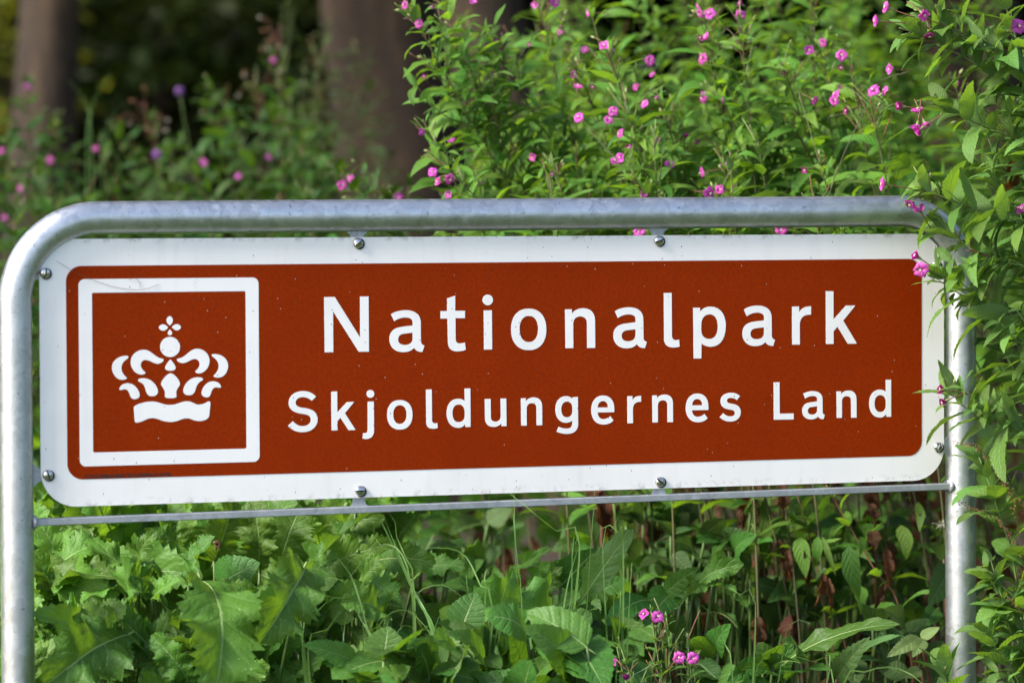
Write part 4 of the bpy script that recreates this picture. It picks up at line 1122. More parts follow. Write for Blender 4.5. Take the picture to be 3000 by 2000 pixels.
# ------------------------------------------------------------------ willowherb in front of the right post (in focus)
def px_path(pts, d, extra=()):
    """Points given tip first as pixels at depth d (or (px, py, d)); returned ground first."""
    w = [at(p[0], p[1], p[2] if len(p) > 2 else d) for p in pts]
    return [Vector(e) for e in extra][::-1] + w[::-1]
def rooted(pts, d, dx, dy):
    """px_path whose last point is continued down to the ground dx, dy away."""
    w = [at(p[0], p[1], p[2] if len(p) > 2 else d) for p in pts]
    l = w[-1]
    gx, gy = l.x + dx, l.y + dy
    g = Vector((gx, gy, ground_z(gx, gy)))
    m = g.lerp(l, 0.55) + Vector((dx * 0.22, 0, 0.06))
    return [g, m] + w[::-1]
GF = 'willowherb stems leaning over the right post'
TOWARD = -FWD
rng = random.Random(21)
def fl(px, py, d, kind, ax, ay, face=0.5):
    """A flower seen at (px, py), pointing (ax right, ay up) on the picture and face towards the viewer."""
    return (at(px, py, d), kind, RIGHT * ax + UP * ay + TOWARD * face)

front = [
    ('willowherb stem with five pink flowers topmost over the right end of the sign', [(2690, -14), (2706, 15), (2749, 61), (2793, 89), (2851, 122), (2905, 148), (2964, 171), (3030, 200)], 7.32, 0.35, 0.15,
     [fl(2604, 24, 7.30, 'half', -1, 0.35, 0.2), fl(2574, 62, 7.30, 'half', -1, 0.1, 0.15), fl(2702, 40, 7.28, 'half', 0.4, -0.5, 0.6), fl(2983, 78, 7.34, 'open', 0.2, 0.1, 1), fl(2970, 152, 7.34, 'open', -0.1, 0.0, 1)], 9, 9),
    ('willowherb side stem just under the topmost one, its flower hanging down', [(2667, 92), (2693, 99), (2732, 112), (2762, 133), (2785, 151), (2808, 158), (2844, 179), (2869, 196), (2943, 235), (2976, 258), (3030, 290)], 7.36, 0.4, 0.15,
     [fl(2722, 96, 7.33, 'half', 0.1, -1, 0.3)], 7, 8),
    ('willowherb stem with a drooping cluster of pink flowers well above the right pipe bend', [(2752, 292), (2777, 311), (2808, 329), (2849, 357), (2910, 383), (3000, 415), (3040, 432)], 7.36, 0.4, 0.1,
     [fl(2644, 312, 7.34, 'shut', -1, 0.1, 0.4), fl(2690, 330, 7.35, 'half', -0.2, 0.9, 0.3), fl(2687, 366, 7.33, 'half', -0.25, -1, 0.3), fl(2708, 360, 7.34, 'half', 0.25, -0.9, 0.3), fl(2697, 378, 7.32, 'shut', -0.8, -0.6, 0.2)], 6, 6),
    ('willowherb stem with one pink flower reaching over the top of the right pipe bend', [(2690, 538), (2719, 557), (2787, 587), (2851, 612), (2923, 634), (3000, 653), (3040, 665)], 7.38, 0.35, 0.1,
     [fl(2594, 540, 7.36, 'half', -1, 0.15, 0.2), fl(2672, 592, 7.36, 'half', -0.5, -0.6, 0.4), fl(2996, 620, 7.38, 'half', -0.3, 0.6, 0.5)], 3, 5),
    ('willowherb stem with a wilted flower crossing the right pipe bend', [(2752, 652), (2764, 666), (2774, 681), (2798, 696), (2819, 709), (2851, 732), (2897, 751), (2953, 770), (3000, 779), (3040, 790)], 7.40, 0.35, 0.1,
     [fl(2697, 618, 7.38, 'half', -0.4, 0.75, 0.4)], 5, 3),
    ('willowherb stem with a wide open flower over the upper right corner of the brown panel', [(2743, 785), (2764, 813), (2778, 824), (2791, 834), (2815, 851), (2834, 862), (2861, 881), (2930, 925), (3030, 985)], 7.40, 0.4, 0.1,
     [fl(2699, 790, 7.36, 'open', -0.35, -0.1, 1), fl(2690, 754, 7.38, 'shut', -0.8, 0.45, 0.3)], 0, 3),
    ('willowherb shoot with two small closed flowers beside the letter d of Land', [(2776, 1132), (2790, 1152), (2803, 1166), (2820, 1187), (2852, 1212), (2883, 1235), (2924, 1250), (2975, 1258), (3000, 1261), (3040, 1264)], 7.42, 0.3, 0.1,
     [fl(2766, 1141, 7.41, 'shut', -1, 0.1, 0.3), fl(2771, 1174, 7.41, 'shut', -0.85, -0.4, 0.3)], 0, 2),
    ('leafy willowherb stem without flowers right of the lower right bolt', [(2868, 1338), (2900, 1420), (2925, 1500), (2962, 1610), (2985, 1750), (3010, 1900), (3030, 2040)], 7.48, 0.15, 0.1, [], 0, 0),
    ('leafy willowherb stem at the right edge beside the lower part of the post', [(2900, 1690), (2935, 1715), (2975, 1750), (3015, 1800), (3040, 1880)], 7.46, 0.2, 0.1, [], 0, 1),
    ('leafy willowherb stem low at the right of the post, lowest of its row', [(2880, 1835), (2905, 1880), (2950, 1940), (2990, 2010)], 7.46, 0.2, 0.05, [], 0, 0),
    ('small leafy willowherb shoot in front of the foot of the right post', [(2758, 1935), (2768, 1965), (2776, 2005), (2780, 2060)], 7.42, 0.05, -0.02, [], 0, 3),
    ('willowherb stem with folded leaves right of the pipe bend, close to the picture edge', [(2900, 500), (2935, 560), (2975, 640), (3020, 720)], 7.55, 0.25, 0.15, [], 1, 2),
    ('leafy willowherb stem behind the post edge level with the word Land', [(2872, 905), (2905, 960), (2945, 1035), (2985, 1110), (3030, 1190)], 7.62, 0.2, 0.15, [], 0, 2),
    ('willowherb stem with broad hanging leaves at the upper right picture edge', [(2925, -40), (2950, 30), (2975, 110), (2990, 230), (3010, 330)], 7.45, 0.15, 0.1, [], 2, 3),
    ('willowherb stem with a brown withered leaf at the right picture edge above the pipe', [(2955, 300), (2965, 370), (2985, 470), (3005, 560)], 7.52, 0.15, 0.1, [], 0, 2),
]
for label, pts, d, dx, dy, fls, npod, nbud in front:
    r = willowherb(label, rooted(pts, d, dx, dy), rng, WL_NEAR, 0.108, 0.037, 0.62, fls, GF, True, npod, nbud, 0.35 if fls else 0.25, 0.0031, WL_BROAD, lower_gap=0.09, grow0=0.5)
    if 'withered' in label:
        p = at(2962, 470, 7.49)
        put('leaf', DEAD_LEAF[1], r, frame_matrix(p, -UP + RIGHT * 0.05, TOWARD + RIGHT * 0.4, 0.085), 'brown withered leaf')
# a large mature leaf here and there, as seen right of the post
def big_leaf(plant, base, tip, d0, d1, pool, width, face=(0, 0.3, 1), k=None, flip=1):
    """One leaf laid from pixel base to pixel tip (depths d0, d1), width in metres."""
    a, b = at(base[0], base[1], d0), at(tip[0], tip[1], d1)
    L = (b - a).length
    me = pool[k % len(pool)] if k is not None else rng.choice(pool)
    nat = max(v.co.x for v in me.vertices) - min(v.co.x for v in me.vertices)
    up = RIGHT * face[0] + UP * face[1] + TOWARD * face[2]
    return put('leaf', me, plant, frame_matrix(a, b - a, up, L, width / nat))

# ------------------------------------------------------------------ dock seed stalks before the right post
def seed_stalk(label, pts, d, dx):
    path = smooth_path(rooted(pts, d, dx, 0.05), 0.02)
    t = thing('seed_stalk', label, 'dried stalk', path[0], 'brown seed stalks by the right post')
    mb = MB()
    mb.add(*tube(path, [0.0011 - 0.0006 * i / (len(path) - 1) for i in range(len(path))], 4))
    put('stem', mb.mesh('stem', [M_REDSTEM]), t)
    sb = MB()
    L = along(path)
    r = random.Random(int(pts[0][0]))
    s = 0.0
    while s < 0.22:
        p, tt = sample(path, L, L[-1] - s)
        for _ in range(r.choice((1, 2, 3))):
            o = Vector((r.uniform(-1, 1), r.uniform(-1, 1), r.uniform(-1, 1))).normalized()
            q = p + o * r.uniform(0.002, 0.006)
            M = frame_matrix(q, o.orthogonal(), o, 1)
            sb.add(*tube([p, q], 0.0003, 3))
            rev(sb, [(0.0002, 0), (0.0013, 0.0012), (0.0012, 0.0024), (0.0002, 0.0036)], 5, 0, M)
        s += r.uniform(0.003, 0.009)
    put('seeds', sb.mesh('seeds', [M_SEEDBROWN]), t)['kind'] = 'stuff'
seed_stalk('thin brown seed stalk arching across the post beside the lower right bolt', [(2789, 1292), (2815, 1297), (2850, 1306), (2880, 1325), (2905, 1352), (2930, 1392), (2955, 1440), (2975, 1500)], 7.43, 0.1)
seed_stalk('thin brown seed stalk crossing the post below the crossbar end', [(2803, 1468), (2835, 1483), (2872, 1500), (2915, 1515), (2945, 1545), (2968, 1590), (2990, 1660)], 7.45, 0.1)
seed_stalk('thin brown seed stalk upright at the right edge above the crossbar', [(2880, 1330), (2908, 1372), (2925, 1392), (2960, 1440), (2985, 1470), (3010, 1530)], 7.47, 0.1)
seed_stalk('thin brown seed stalk low beside the post among leaves', [(2950, 1745), (2965, 1760), (2990, 1790), (3020, 1850)], 7.44, 0.1)

# ------------------------------------------------------------------ willowherb mass behind the sign
MARK = [(60, 'the left pipe bend'), (240, 'the left end of the emblem'), (380, 'the left half of the crown'), (500, 'the middle of the crown'), (620, 'the right half of the crown'), (740, 'the right side of the emblem'),
        (880, 'the gap before the letter N'), (1015, 'the letter N'), (1190, 'the first letter a'), (1325, 'the letter t'), (1428, 'the first letter i'), (1548, 'the letter o'), (1698, 'the letter n of park line'),
        (1846, 'the second letter a'), (1967, 'the letter l'), (2078, 'the letter p'), (2222, 'the third letter a'), (2348, 'the letter r'), (2463, 'the letter k'), (2600, 'the brown panel right of k'), (2740, 'the right pipe bend'), (2860, 'the right post'), (2980, 'the right picture edge')]
MARK = [(x, t.replace(' of park line', '')) for x, t in MARK]
def mark(px): return min(MARK, key=lambda m: abs(m[0] - px))[1]
RANK = ['tallest', 'second tallest', 'third tallest', 'fourth tallest', 'fifth tallest', 'sixth tallest', 'seventh tallest', 'eighth tallest', 'ninth tallest', 'tenth tallest', 'eleventh tallest', 'twelfth tallest', 'thirteenth tallest', 'fourteenth tallest', 'fifteenth tallest', 'sixteenth tallest', 'seventeenth tallest', 'eighteenth tallest', 'nineteenth tallest', 'twentieth tallest']

rng = random.Random(77)
mass = []   # (tip px, tip py, depth, lean dx per metre, flowers)
def T(px, py, d, lean, fls=()): mass.append([px, py, d, lean, list(fls)])
# stems picked out by their flower clusters
T(1195, 14, 8.0, 0.55, [(1186, 16), (1198, 42), (1228, 70)])
T(1275, -30, 8.1, 0.45, [(1272, 17), (1384, 6)])
T(1262, 180, 8.1, 0.5, [(1245, 228), (1332, 256)])
T(1330, 150, 8.2, 0.4, [(1342, 178), (1394, 182), (1453, 124)])
T(1238, 350, 8.0, 0.6, [(1234, 385), (1325, 416)])
T(1290, 470, 7.9, 0.6, [(1268, 505), (1288, 533), (1317, 524), (1316, 570)])
T(1410, 270, 8.1, 0.4, [(1437, 306), (1550, 128)])
T(1570, -20, 8.2, 0.3, [(1571, 15), (1625, 8), (1730, 38)])
T(1640, 60, 8.4, 0.35, [(1643, 90), (1713, 148)])
T(1770, 120, 8.0, 0.35, [(1772, 138), (1790, 152)])
T(1690, 190, 8.1, 0.4, [(1680, 222), (1692, 260), (1742, 254)])
T(1870, 215, 8.2, 0.3, [(1866, 256), (1905, 178), (1914, 222)])
T(1925, 270, 8.0, 0.3, [(1928, 290), (1889, 305)])
T(1830, 300, 7.9, 0.45, [(1797, 327), (1783, 352), (1818, 393), (1920, 408)])
T(1850, 400, 7.9, 0.45, [(1838, 440), (1822, 462), (1804, 476), (1812, 490), (1962, 482)])
T(1630, 480, 8.0, 0.3, [(1621, 508), (1564, 460)])
T(1880, 540, 7.8, 0.35, [(1888, 565), (1696, 345)])
T(2050, 10, 8.1, 0.3, [(2052, 40), (2050, 16), (2175, 15)])
T(2170, 60, 8.0, 0.25, [(2169, 45), (2167, 92), (2080, 42)])
T(2070, 90, 8.1, 0.35, [(2055, 112), (2073, 112), (2060, 173)])
T(2085, 260, 8.1, 0.4, [(2062, 287), (2122, 295), (2008, 404), (2047, 414)])
T(2410, 100, 8.2, 0.2, [(2411, 126), (2370, 147)])
T(2290, 180, 8.0, 0.3, [(2293, 213)])
T(2480, 130, 7.9, 0.25, [(2466, 163), (2466, 200), (2612, 203)])
T(2540, 235, 7.8, 0.25, [(2560, 267), (2594, 267), (2460, 255), (2449, 280), (2444, 297)])
T(2400, 470, 7.8, 0.35, [(2362, 497), (2383, 292)])
T(2120, 460, 7.9, 0.15, [(2122, 486), (2058, 505)])
T(2090, 540, 7.8, 0.2, [(2076, 565), (2108, 556), (1874, 678)])
T(2380, 590, 7.75, 0.3, [(2290, 672), (2484, 322)])
T(2790, 225, 8.1, 0.2, [(2806, 243), (2832, 284)])
for _ in range(62):      # plain stems between and behind them
    x = 1290 + 1850 * rng.random() ** 0.85
    top = -190 + 640 * rng.random()
    if x > 2600 and rng.random() < 0.6: continue
    if x < 1480: top = max(top, 40 + (1480 - x) * 0.5 * rng.random())
    T(x, top, rng.uniform(8.0, 9.6) if x < 2560 else rng.uniform(9.2, 10.8), rng.uniform(0.1, 0.5))
for _ in range(44):      # a farther row that closes the background
    T(rng.uniform(1560, 2700), rng.uniform(-220, 330), rng.uniform(9.4, 11.2), rng.uniform(0.1, 0.4))
for _ in range(26):      # low ones that close the gap above the pipe
    T(rng.uniform(1330, 2620), rng.uniform(330, 640), rng.uniform(7.75, 9.0), rng.uniform(0.1, 0.5))

def base_of(tip, lean, rng, jy=0.25):
    h = tip.z
    bx, by = tip.x + lean * min(h, 1.6) * rng.uniform(0.5, 1.0) + rng.uniform(-.12, .12), tip.y + rng.uniform(-jy, jy) * 0.5 + 0.1
    g = Vector((bx, by, ground_z(bx, by)))
    m = Vector((bx - (bx - tip.x) * 0.25, by, g.z + (tip.z - g.z) * 0.55))
    return g, m
by_mark = {}
for k, (px, py, d, lean, fls) in enumerate(mass): by_mark.setdefault(mark(px), []).append((py, k))
rank = {}
for m, lst in by_mark.items():
    for i, (py, k) in enumerate(sorted(lst)): rank[k] = (RANK[min(i, 19)], m)
for k, (px, py, d, lean, fls) in enumerate(mass):
    tip = at(px, py, d)
    g, m = base_of(tip, lean, rng)
    flw = [(at(fx, fy, d + rng.uniform(-.05, .05)), rng.choice(('open', 'open', 'half', 'half', 'shut')), RIGHT * rng.uniform(-1, 0.3) + UP * rng.uniform(-0.3, 0.6) + TOWARD * rng.uniform(0.2, 1.1)) for fx, fy in fls]
    r_, m_ = rank[k]
    lab = f'{r_} ' + ('pink flowering' if fls else 'leafy flowerless') + f' willowherb behind the sign above {m_}'
    willowherb(lab, [g, m, tip], rng, WL_MID, 0.105, 0.044, max(0.45, min(1.0, tip.z - 1.35)), flw, 'willowherb mass behind the right half of the sign', False, 7 if fls else 3, 3 if fls else 0, 0.5 if fls else 0.42, 0.003, lower_gap=0.16, stem_mat=M_OLIVESTEM, withered=0.3)

# ------------------------------------------------------------------ blurred plants further back on the left
rng = random.Random(31)
left = []
def TL(px, py, d, lean, fls=(), dull=False): left.append([px, py, d, lean, list(fls), dull])
TL(590, 290, 9.9, 0.3); TL(660, 300, 10.2, 0.3); TL(740, 250, 10.0, 0.2); TL(330, 360, 10.1, 0.2); TL(480, 420, 9.9, 0.25); TL(400, 440, 9.7, 0.2); TL(640, 430, 9.5, 0.25); TL(560, 470, 9.5, 0.2); TL(130, 400, 10.0, 0.1); TL(850, 330, 10.2, 0.2); TL(920, 300, 10.3, 0.1)
TL(80, 225, 9.6, 0.1, [(83, 252)]); TL(150, 330, 9.8, 0.2); TL(20, 400, 9.4, 0.1, [(5, 442), (62, 552)]); TL(110, 470, 9.3, 0.2, [(14, 638)])
TL(200, 440, 9.7, -0.1); TL(290, 400, 9.6, 0.1, [(281, 436), (146, 470)]); TL(440, 330, 10.0, 0.25); TL(520, 400, 9.8, 0.3); TL(500, 510, 9.4, 0.2, [(595, 477)])
TL(600, 235, 9.8, 0.35, []); TL(790, 165, 9.7, 0.25, [(800, 177)]); TL(840, 260, 9.9, 0.2); TL(780, 300, 9.6, 0.3, []); TL(690, 370, 9.6, 0.35, [(812, 437), (785, 461)])
TL(880, 380, 9.5, 0.2); TL(600, 520, 9.2, 0.2, [(698, 517)]); TL(830, 480, 9.3, 0.15); TL(960, 470, 9.0, 0.2)
TL(1010, 500, 8.3, 0.3, [(1003, 543), (1031, 524)]); TL(1140, 540, 8.3, 0.2, [(1164, 577)]); TL(1060, 480, 8.4, 0.15)
TL(340, 520, 9.5, 0.1); TL(420, 560, 9.3, 0.1); TL(250, 560, 9.2, 0.1); TL(700, 560, 9.1, 0.1); TL(40, 590, 9.0, 0.1); TL(170, 590, 9.1, 0.0); TL(900, 570, 9.0, 0.1); TL(520, 590, 9.1, 0.1); TL(780, 600, 9.0, 0.1)
for px, py in ((860, 20), (905, 110), (960, 60), (990, 200), (1040, 130), (930, 260), (1060, 300), (1020, 400), (890, 180), (1100, 450), (960, 380)): TL(px, py, rng.uniform(10.6, 11.6), rng.uniform(-.1, .3), [], True)
for px, py in ((-60, 420), (-30, 250), (330, 640), (640, 650), (1100, 600), (1000, 640), (430, 650), (60, 680), (220, 680), (850, 660)): TL(px, py, rng.uniform(8.8, 9.6), 0.1)
by_mark = {}
for k, q in enumerate(left): by_mark.setdefault(mark(q[0]), []).append((q[1], k))
rank = {}
for m, lst in by_mark.items():
    for i, (py, k) in enumerate(sorted(lst)): rank[k] = (RANK[min(i, 19)], m)
for k, (px, py, d, lean, fls, dull) in enumerate(left):
    d += 1.2 if d > 9.0 else 0.3
    tip = at(px, py, d)
    g, m = base_of(tip, lean, rng)
    flw = [(at(fx, fy, d), rng.choice(('open', 'half')), RIGHT * rng.uniform(-.6, .4) + UP * 0.2 + TOWARD) for fx, fy in fls]
    r_, m_ = rank[k]
    lab = (f'grey green weed before the thick trunk, {r_} above {m_}' if dull else f'{r_} blurred ' + ('pink flowering' if fls else 'flowerless') + f' weed behind the sign above {m_}')
    willowherb(lab, [g, m, tip], rng, WL_DULL if dull else WL_WEED, 0.085 if dull else 0.115, 0.06, 0.9, flw, 'blurred weeds behind the left half of the sign', False, 3, 1, 0.3, 0.003, lower_gap=0.2,
               stem_mat=M_REDSTEM if k % 5 == 2 else M_OLIVESTEM, name='tall_weed', cat='weed')

def knapweed(label, px, py, d):
    tip = at(px, py, d)
    g, m = base_of(tip, 0.15, rng)
    t = thing('thistle_flower', label, 'wildflower', g, 'round lilac thistle flowers')
    path = smooth_path([g, m, tip], 0.06)
    put('stem', mesh('stem', *tube(path, [0.0022 - 0.0010 * i / len(path) for i in range(len(path))], 5), M_STEM), t)
    mb = MB()
    for k in range(90):
        a, e = k * 2.39996, math.acos(1 - 1.25 * k / 90)
        dd = Vector((math.sin(e) * math.cos(a), math.sin(e) * math.sin(a), math.cos(e)))
        mb.add(*tube([dd * 0.006, dd * (0.017 + 0.003 * math.sin(k * 7))], [0.001, 0.0017], 3))
    rev(mb, [(0.002, -0.012), (0.008, -0.008), (0.0085, 0.0), (0.006, 0.005)], 10, 1)
    put('flower_head', mb.mesh('flower_head', [M_LILAC, M_BUD]), t, frame_matrix(tip, RIGHT, UP + TOWARD * 0.7, 0.85))
knapweed('lilac round thistle flower, the higher of two above the crown emblem', 527, 270, 11.2)
knapweed('lilac round thistle flower, the lower of two above the crown emblem', 461, 455, 10.9)

def fluffy_head(label, px, py, d):
    tip = at(px, py, d)
    g, m = base_of(tip, 0.1, rng)
    t = thing('seeding_weed', label, 'weed', g, 'brownish seed heads left of the thick trunk')
    path = smooth_path([g, m, tip], 0.06)
    put('stem', mesh('stem', *tube(path, [0.0022 - 0.0010 * i / len(path) for i in range(len(path))], 5), M_REDSTEM), t)
    r = random.Random(int(px))
    for k in range(7):
        p = tip + Vector((r.uniform(-.07, .07), r.uniform(-.05, .05), r.uniform(-.09, .05)))
        mb = MB()
        mb.add(*tube(smooth_path([path[-3], path[-1].lerp(p, 0.6), p], 0.03), 0.0009, 4), 1)
        for j in range(40):
            dd = Vector((r.uniform(-1, 1), r.uniform(-1, 1), r.uniform(-0.3, 1))).normalized()
            mb.add(*tube([p, p + dd * r.uniform(0.004, 0.009)], 0.0005, 3), 0)
        put('seed_head', mb.mesh('seed_head', [M_FLUFF if k % 2 else M_SEEDBROWN, M_REDSTEM]), t)
fluffy_head('brownish fluffy seed heads high beside the thick trunk', 820, 70, 11.5)
fluffy_head('brownish fluffy seed heads over the middle of the crown', 420, 300, 11.4)
fluffy_head('brownish fluffy seed heads above the right side of the emblem', 750, 205, 11.4)
# ------------------------------------------------------------------ broad-leaved plants below the sign
Z6 = lambda x, y: (x / 2.351, 1333 + y / 2.351)
Z7 = lambda x, y: (1000 + x / 2.351, 1333 + y / 2.351)
Z8 = lambda x, y: (2000 + x / 2.351, 1333 + y / 2.351)
PXM = 2.351 * 1560.0                        # zoomed pixels per metre at the sign

def leafy_plant(name, label, cat, px, d, leaves, group, crown_h=0.45, stalk_mat=None):
    """A rosette or clump: leaves given as (zoomed base, zoomed tip, width, depth base, depth tip, pool, face). Each stalk runs from the root to its leaf."""
    w = at(px, 2000, d)
    root_p = Vector((w.x, w.y, ground_z(w.x, w.y)))
    t = thing(name, label, cat, root_p, group)
    mb = MB()
    hub = root_p + Vector((0, 0, crown_h * 0.5))
    for base, tip, width, d0, d1, pool, face in leaves:
        o = big_leaf(t, base, tip, d0, d1, pool, width, face)
        p = at(base[0], base[1], d0)
        h = root_p + Vector((rng.uniform(-.03, .03), rng.uniform(-.03, .03), 0))
        mid = h.lerp(p, 0.55) + Vector((0, 0.03, 0.04)) + (at(base[0], base[1], d0) - at(tip[0], tip[1], d1)).normalized() * 0.05
        path = smooth_path([h, mid, p], 0.04)
        mb.add(*tube(path, [0.0050 - 0.002 * i / max(1, len(path) - 1) for i in range(len(path))], 6))
    put('stalk', mb.mesh('stalk', [stalk_mat or M_STALK]), t)
    return t
rng = random.Random(9)
GT = 'sow thistle clumps below the left half of the sign'
UPF, SIDE, FLATF = (0, 0.35, 1.0), (-0.6, 0.3, 0.8), (0.1, 1.0, 0.35)
def zl(Z, b, t, w, d0, d1, pool, face): return (Z(*b), Z(*t), w / PXM, d0, d1, pool, face)
leafy_plant('sow_thistle', 'sow thistle whose huge toothed leaf folds down towards the viewer below the emblem', 'weed', 560, 7.25,
    [zl(Z6, (1380, 870), (1470, 1660), 680, 7.06, 6.90, TH_LEAF[7:8], (0.45, 0.1, 0.9)), zl(Z6, (2090, 780), (1790, 1290), 500, 7.05, 6.9, TH_LEAF[11:12], (0.35, 0.35, 0.9)),
     zl(Z6, (1200, 1180), (870, 1330), 260, 7.2, 7.1, TH_LEAF, UPF), zl(Z6, (1300, 900), (1480, 560), 260, 7.3, 7.25, TH_LEAF, SIDE), zl(Z6, (1560, 1100), (1990, 1000), 260, 7.25, 7.2, TH_LEAF, FLATF)], GT)
leafy_plant('sow_thistle', 'sow thistle with a broad speckled leaf at the foot of the left post', 'weed', 230, 7.2,
    [zl(Z6, (870, 1240), (290, 1600), 560, 7.05, 6.9, TH_LEAF[2:3], (0.3, 0.4, 0.9)), zl(Z6, (640, 1200), (900, 1620), 330, 7.22, 7.1, TH_LEAF, UPF), zl(Z6, (760, 1160), (330, 1120), 200, 7.25, 7.15, TH_LEAF, FLATF),
     zl(Z6, (560, 1300), (480, 1120), 180, 7.2, 7.16, OV_LEAF, (-0.4, 0.1, 1)), zl(Z6, (330, 1640), (900, 1500), 260, 7.1, 7.05, TH_LEAF, UPF)], GT)
leafy_plant('sow_thistle', 'sow thistle with dark puckered leaves right of the left post below the crossbar', 'weed', 170, 7.4,
    [zl(Z6, (470, 830), (240, 430), 400, 7.4, 7.35, TH_LEAF[3:4], (0.2, 0.2, 1)), zl(Z6, (610, 900), (790, 640), 300, 7.35, 7.32, TH_LEAF, (-0.3, 0.1, 1)), zl(Z6, (480, 840), (560, 540), 300, 7.4, 7.36, TH_LEAF, UPF),
     zl(Z6, (440, 960), (240, 800), 240, 7.3, 7.25, TH_LEAF, UPF), zl(Z6, (640, 520), (420, 640), 260, 7.5, 7.42, TH_LEAF, (0, 0.6, 0.7)), zl(Z6, (560, 960), (370, 950), 150, 7.28, 7.2, TH_LEAF, FLATF)], GT)
leafy_plant('sow_thistle', 'sow thistle with one pale arching stalk below the emblem frame', 'weed', 500, 7.35,
    [zl(Z6, (1150, 1060), (580, 610), 300, 7.32, 7.3, TH_LEAF[4:5], (0.3, 0.9, 0.45)), zl(Z6, (960, 760), (1080, 520), 150, 7.33, 7.28, TH_LEAF, SIDE), zl(Z6, (1060, 900), (780, 800), 260, 7.3, 7.24, TH_LEAF, UPF),
     zl(Z6, (1050, 980), (1240, 860), 200, 7.28, 7.2, TH_LEAF, UPF), zl(Z6, (880, 960), (560, 1010), 260, 7.27, 7.18, TH_LEAF, FLATF)], GT)
leafy_plant('sow_thistle', 'sow thistle with upright leaves and pale ribs reaching the crossbar under the emblem', 'weed', 730, 7.5,
    [zl(Z6, (1790, 790), (1750, 300), 320, 7.45, 7.42, TH_LEAF[5:6], (0.1, 0.1, 1)), zl(Z6, (1475, 730), (1610, 300), 380, 7.46, 7.44, TH_LEAF[6:7], (0.3, 0.1, 1)), zl(Z6, (1940, 740), (2060, 380), 460, 7.5, 7.48, TH_LEAF[7:8], UPF),
     zl(Z6, (1500, 900), (1790, 740), 330, 7.35, 7.3, OV_LEAF, (0, 0.3, 1)), zl(Z6, (1260, 640), (1080, 520), 260, 7.55, 7.5, TH_LEAF, UPF), zl(Z6, (1350, 620), (1260, 420), 240, 7.56, 7.52, TH_LEAF, UPF)], GT)
leafy_plant('sow_thistle', 'sow thistle with one bright long leaf touching the crossbar below the gap before the N', 'weed', 900, 7.4,
    [zl(Z6, (2050, 920), (2560, 395), 230, 7.36, 7.3, TH_LEAF[8:9], (-0.5, 0.5, 0.7)), zl(Z6, (2130, 820), (2330, 700), 200, 7.4, 7.34, TH_LEAF, UPF), zl(Z6, (2260, 1000), (2000, 1080), 300, 7.3, 7.2, TH_LEAF, FLATF),
     zl(Z6, (2200, 600), (2110, 420), 220, 7.6, 7.55, TH_LEAF, UPF)], GT)
leafy_plant('sow_thistle', 'sow thistle with a horizontal toothed leaf and dark curled leaves under the letter N', 'weed', 1130, 7.45,
    [zl(Z7, (260, 720), (650, 735), 260, 7.4, 7.34, TH_LEAF[9:10], (0.1, 0.25, 1)), zl(Z7, (120, 930), (330, 690), 160, 7.42, 7.4, TH_LEAF, (-0.6, 0.2, 0.6)), zl(Z7, (500, 850), (850, 780), 170, 7.45, 7.38, TH_LEAF, (0, 0.8, 0.5)),
     zl(Z7, (200, 880), (400, 1040), 250, 7.4, 7.3, TH_LEAF[10:11], UPF), zl(Z7, (90, 980), (330, 1130), 200, 7.36, 7.26, TH_LEAF, FLATF), zl(Z7, (100, 340), (520, 290), 120, 7.62, 7.6, TH_LEAF, FLATF)], GT)
leafy_plant('sow_thistle', 'sow thistle with a long holed leaf lying level under the word Skjoldungernes', 'weed', 1640, 7.4,
    [zl(Z7, (1470, 1290), (770, 1130), 350, 7.38, 7.22, TH_LEAF[11:12], (0.1, 0.75, 0.7)), zl(Z7, (1500, 1270), (1760, 1060), 200, 7.4, 7.3, OB_LEAF, FLATF), zl(Z7, (1420, 1330), (1130, 1350), 200, 7.36, 7.26, OB_LEAF, FLATF),
     zl(Z7, (1200, 930), (1240, 1110), 200, 7.42, 7.36, TH_LEAF, UPF), zl(Z7, (1530, 1310), (1960, 1350), 260, 7.36, 7.26, OV_LEAF, FLATF)], GT)
leafy_plant('sow_thistle', 'sow thistle with tall bright upright leaves under the letter g', 'weed', 1680, 7.55,
    [zl(Z7, (1560, 1180), (2010, 510), 250, 7.5, 7.42, OB_LEAF[0:1], (-0.6, 0.4, 0.7)), zl(Z7, (1510, 900), (1760, 640), 280, 7.5, 7.45, OV_LEAF[0:1], (0.1, 0.15, 1)), zl(Z7, (1170, 900), (1450, 640), 130, 7.5, 7.4, TH_LEAF, SIDE),
     zl(Z7, (1280, 900), (1440, 740), 110, 7.46, 7.4, TH_LEAF, SIDE), zl(Z7, (1370, 1000), (1500, 720), 200, 7.52, 7.48, TH_LEAF, UPF)], GT)
leafy_plant('broad_leaved_weed', 'broad weed with one long arching leaf below the letters e and s', 'weed', 2330, 7.5,
    [zl(Z8, (660, 1470), (1490, 1165), 210, 7.45, 7.35, OB_LEAF[1:2], (-0.2, 0.85, 0.5)), zl(Z8, (620, 1480), (520, 1290), 160, 7.46, 7.42, OB_LEAF, UPF), zl(Z8, (700, 1560), (1000, 1480), 260, 7.4, 7.3, OB_LEAF, FLATF), zl(Z8, (650, 1500), (760, 1270), 160, 7.5, 7.46, OV_LEAF, UPF)],
    'broad weeds below the right half of the sign')
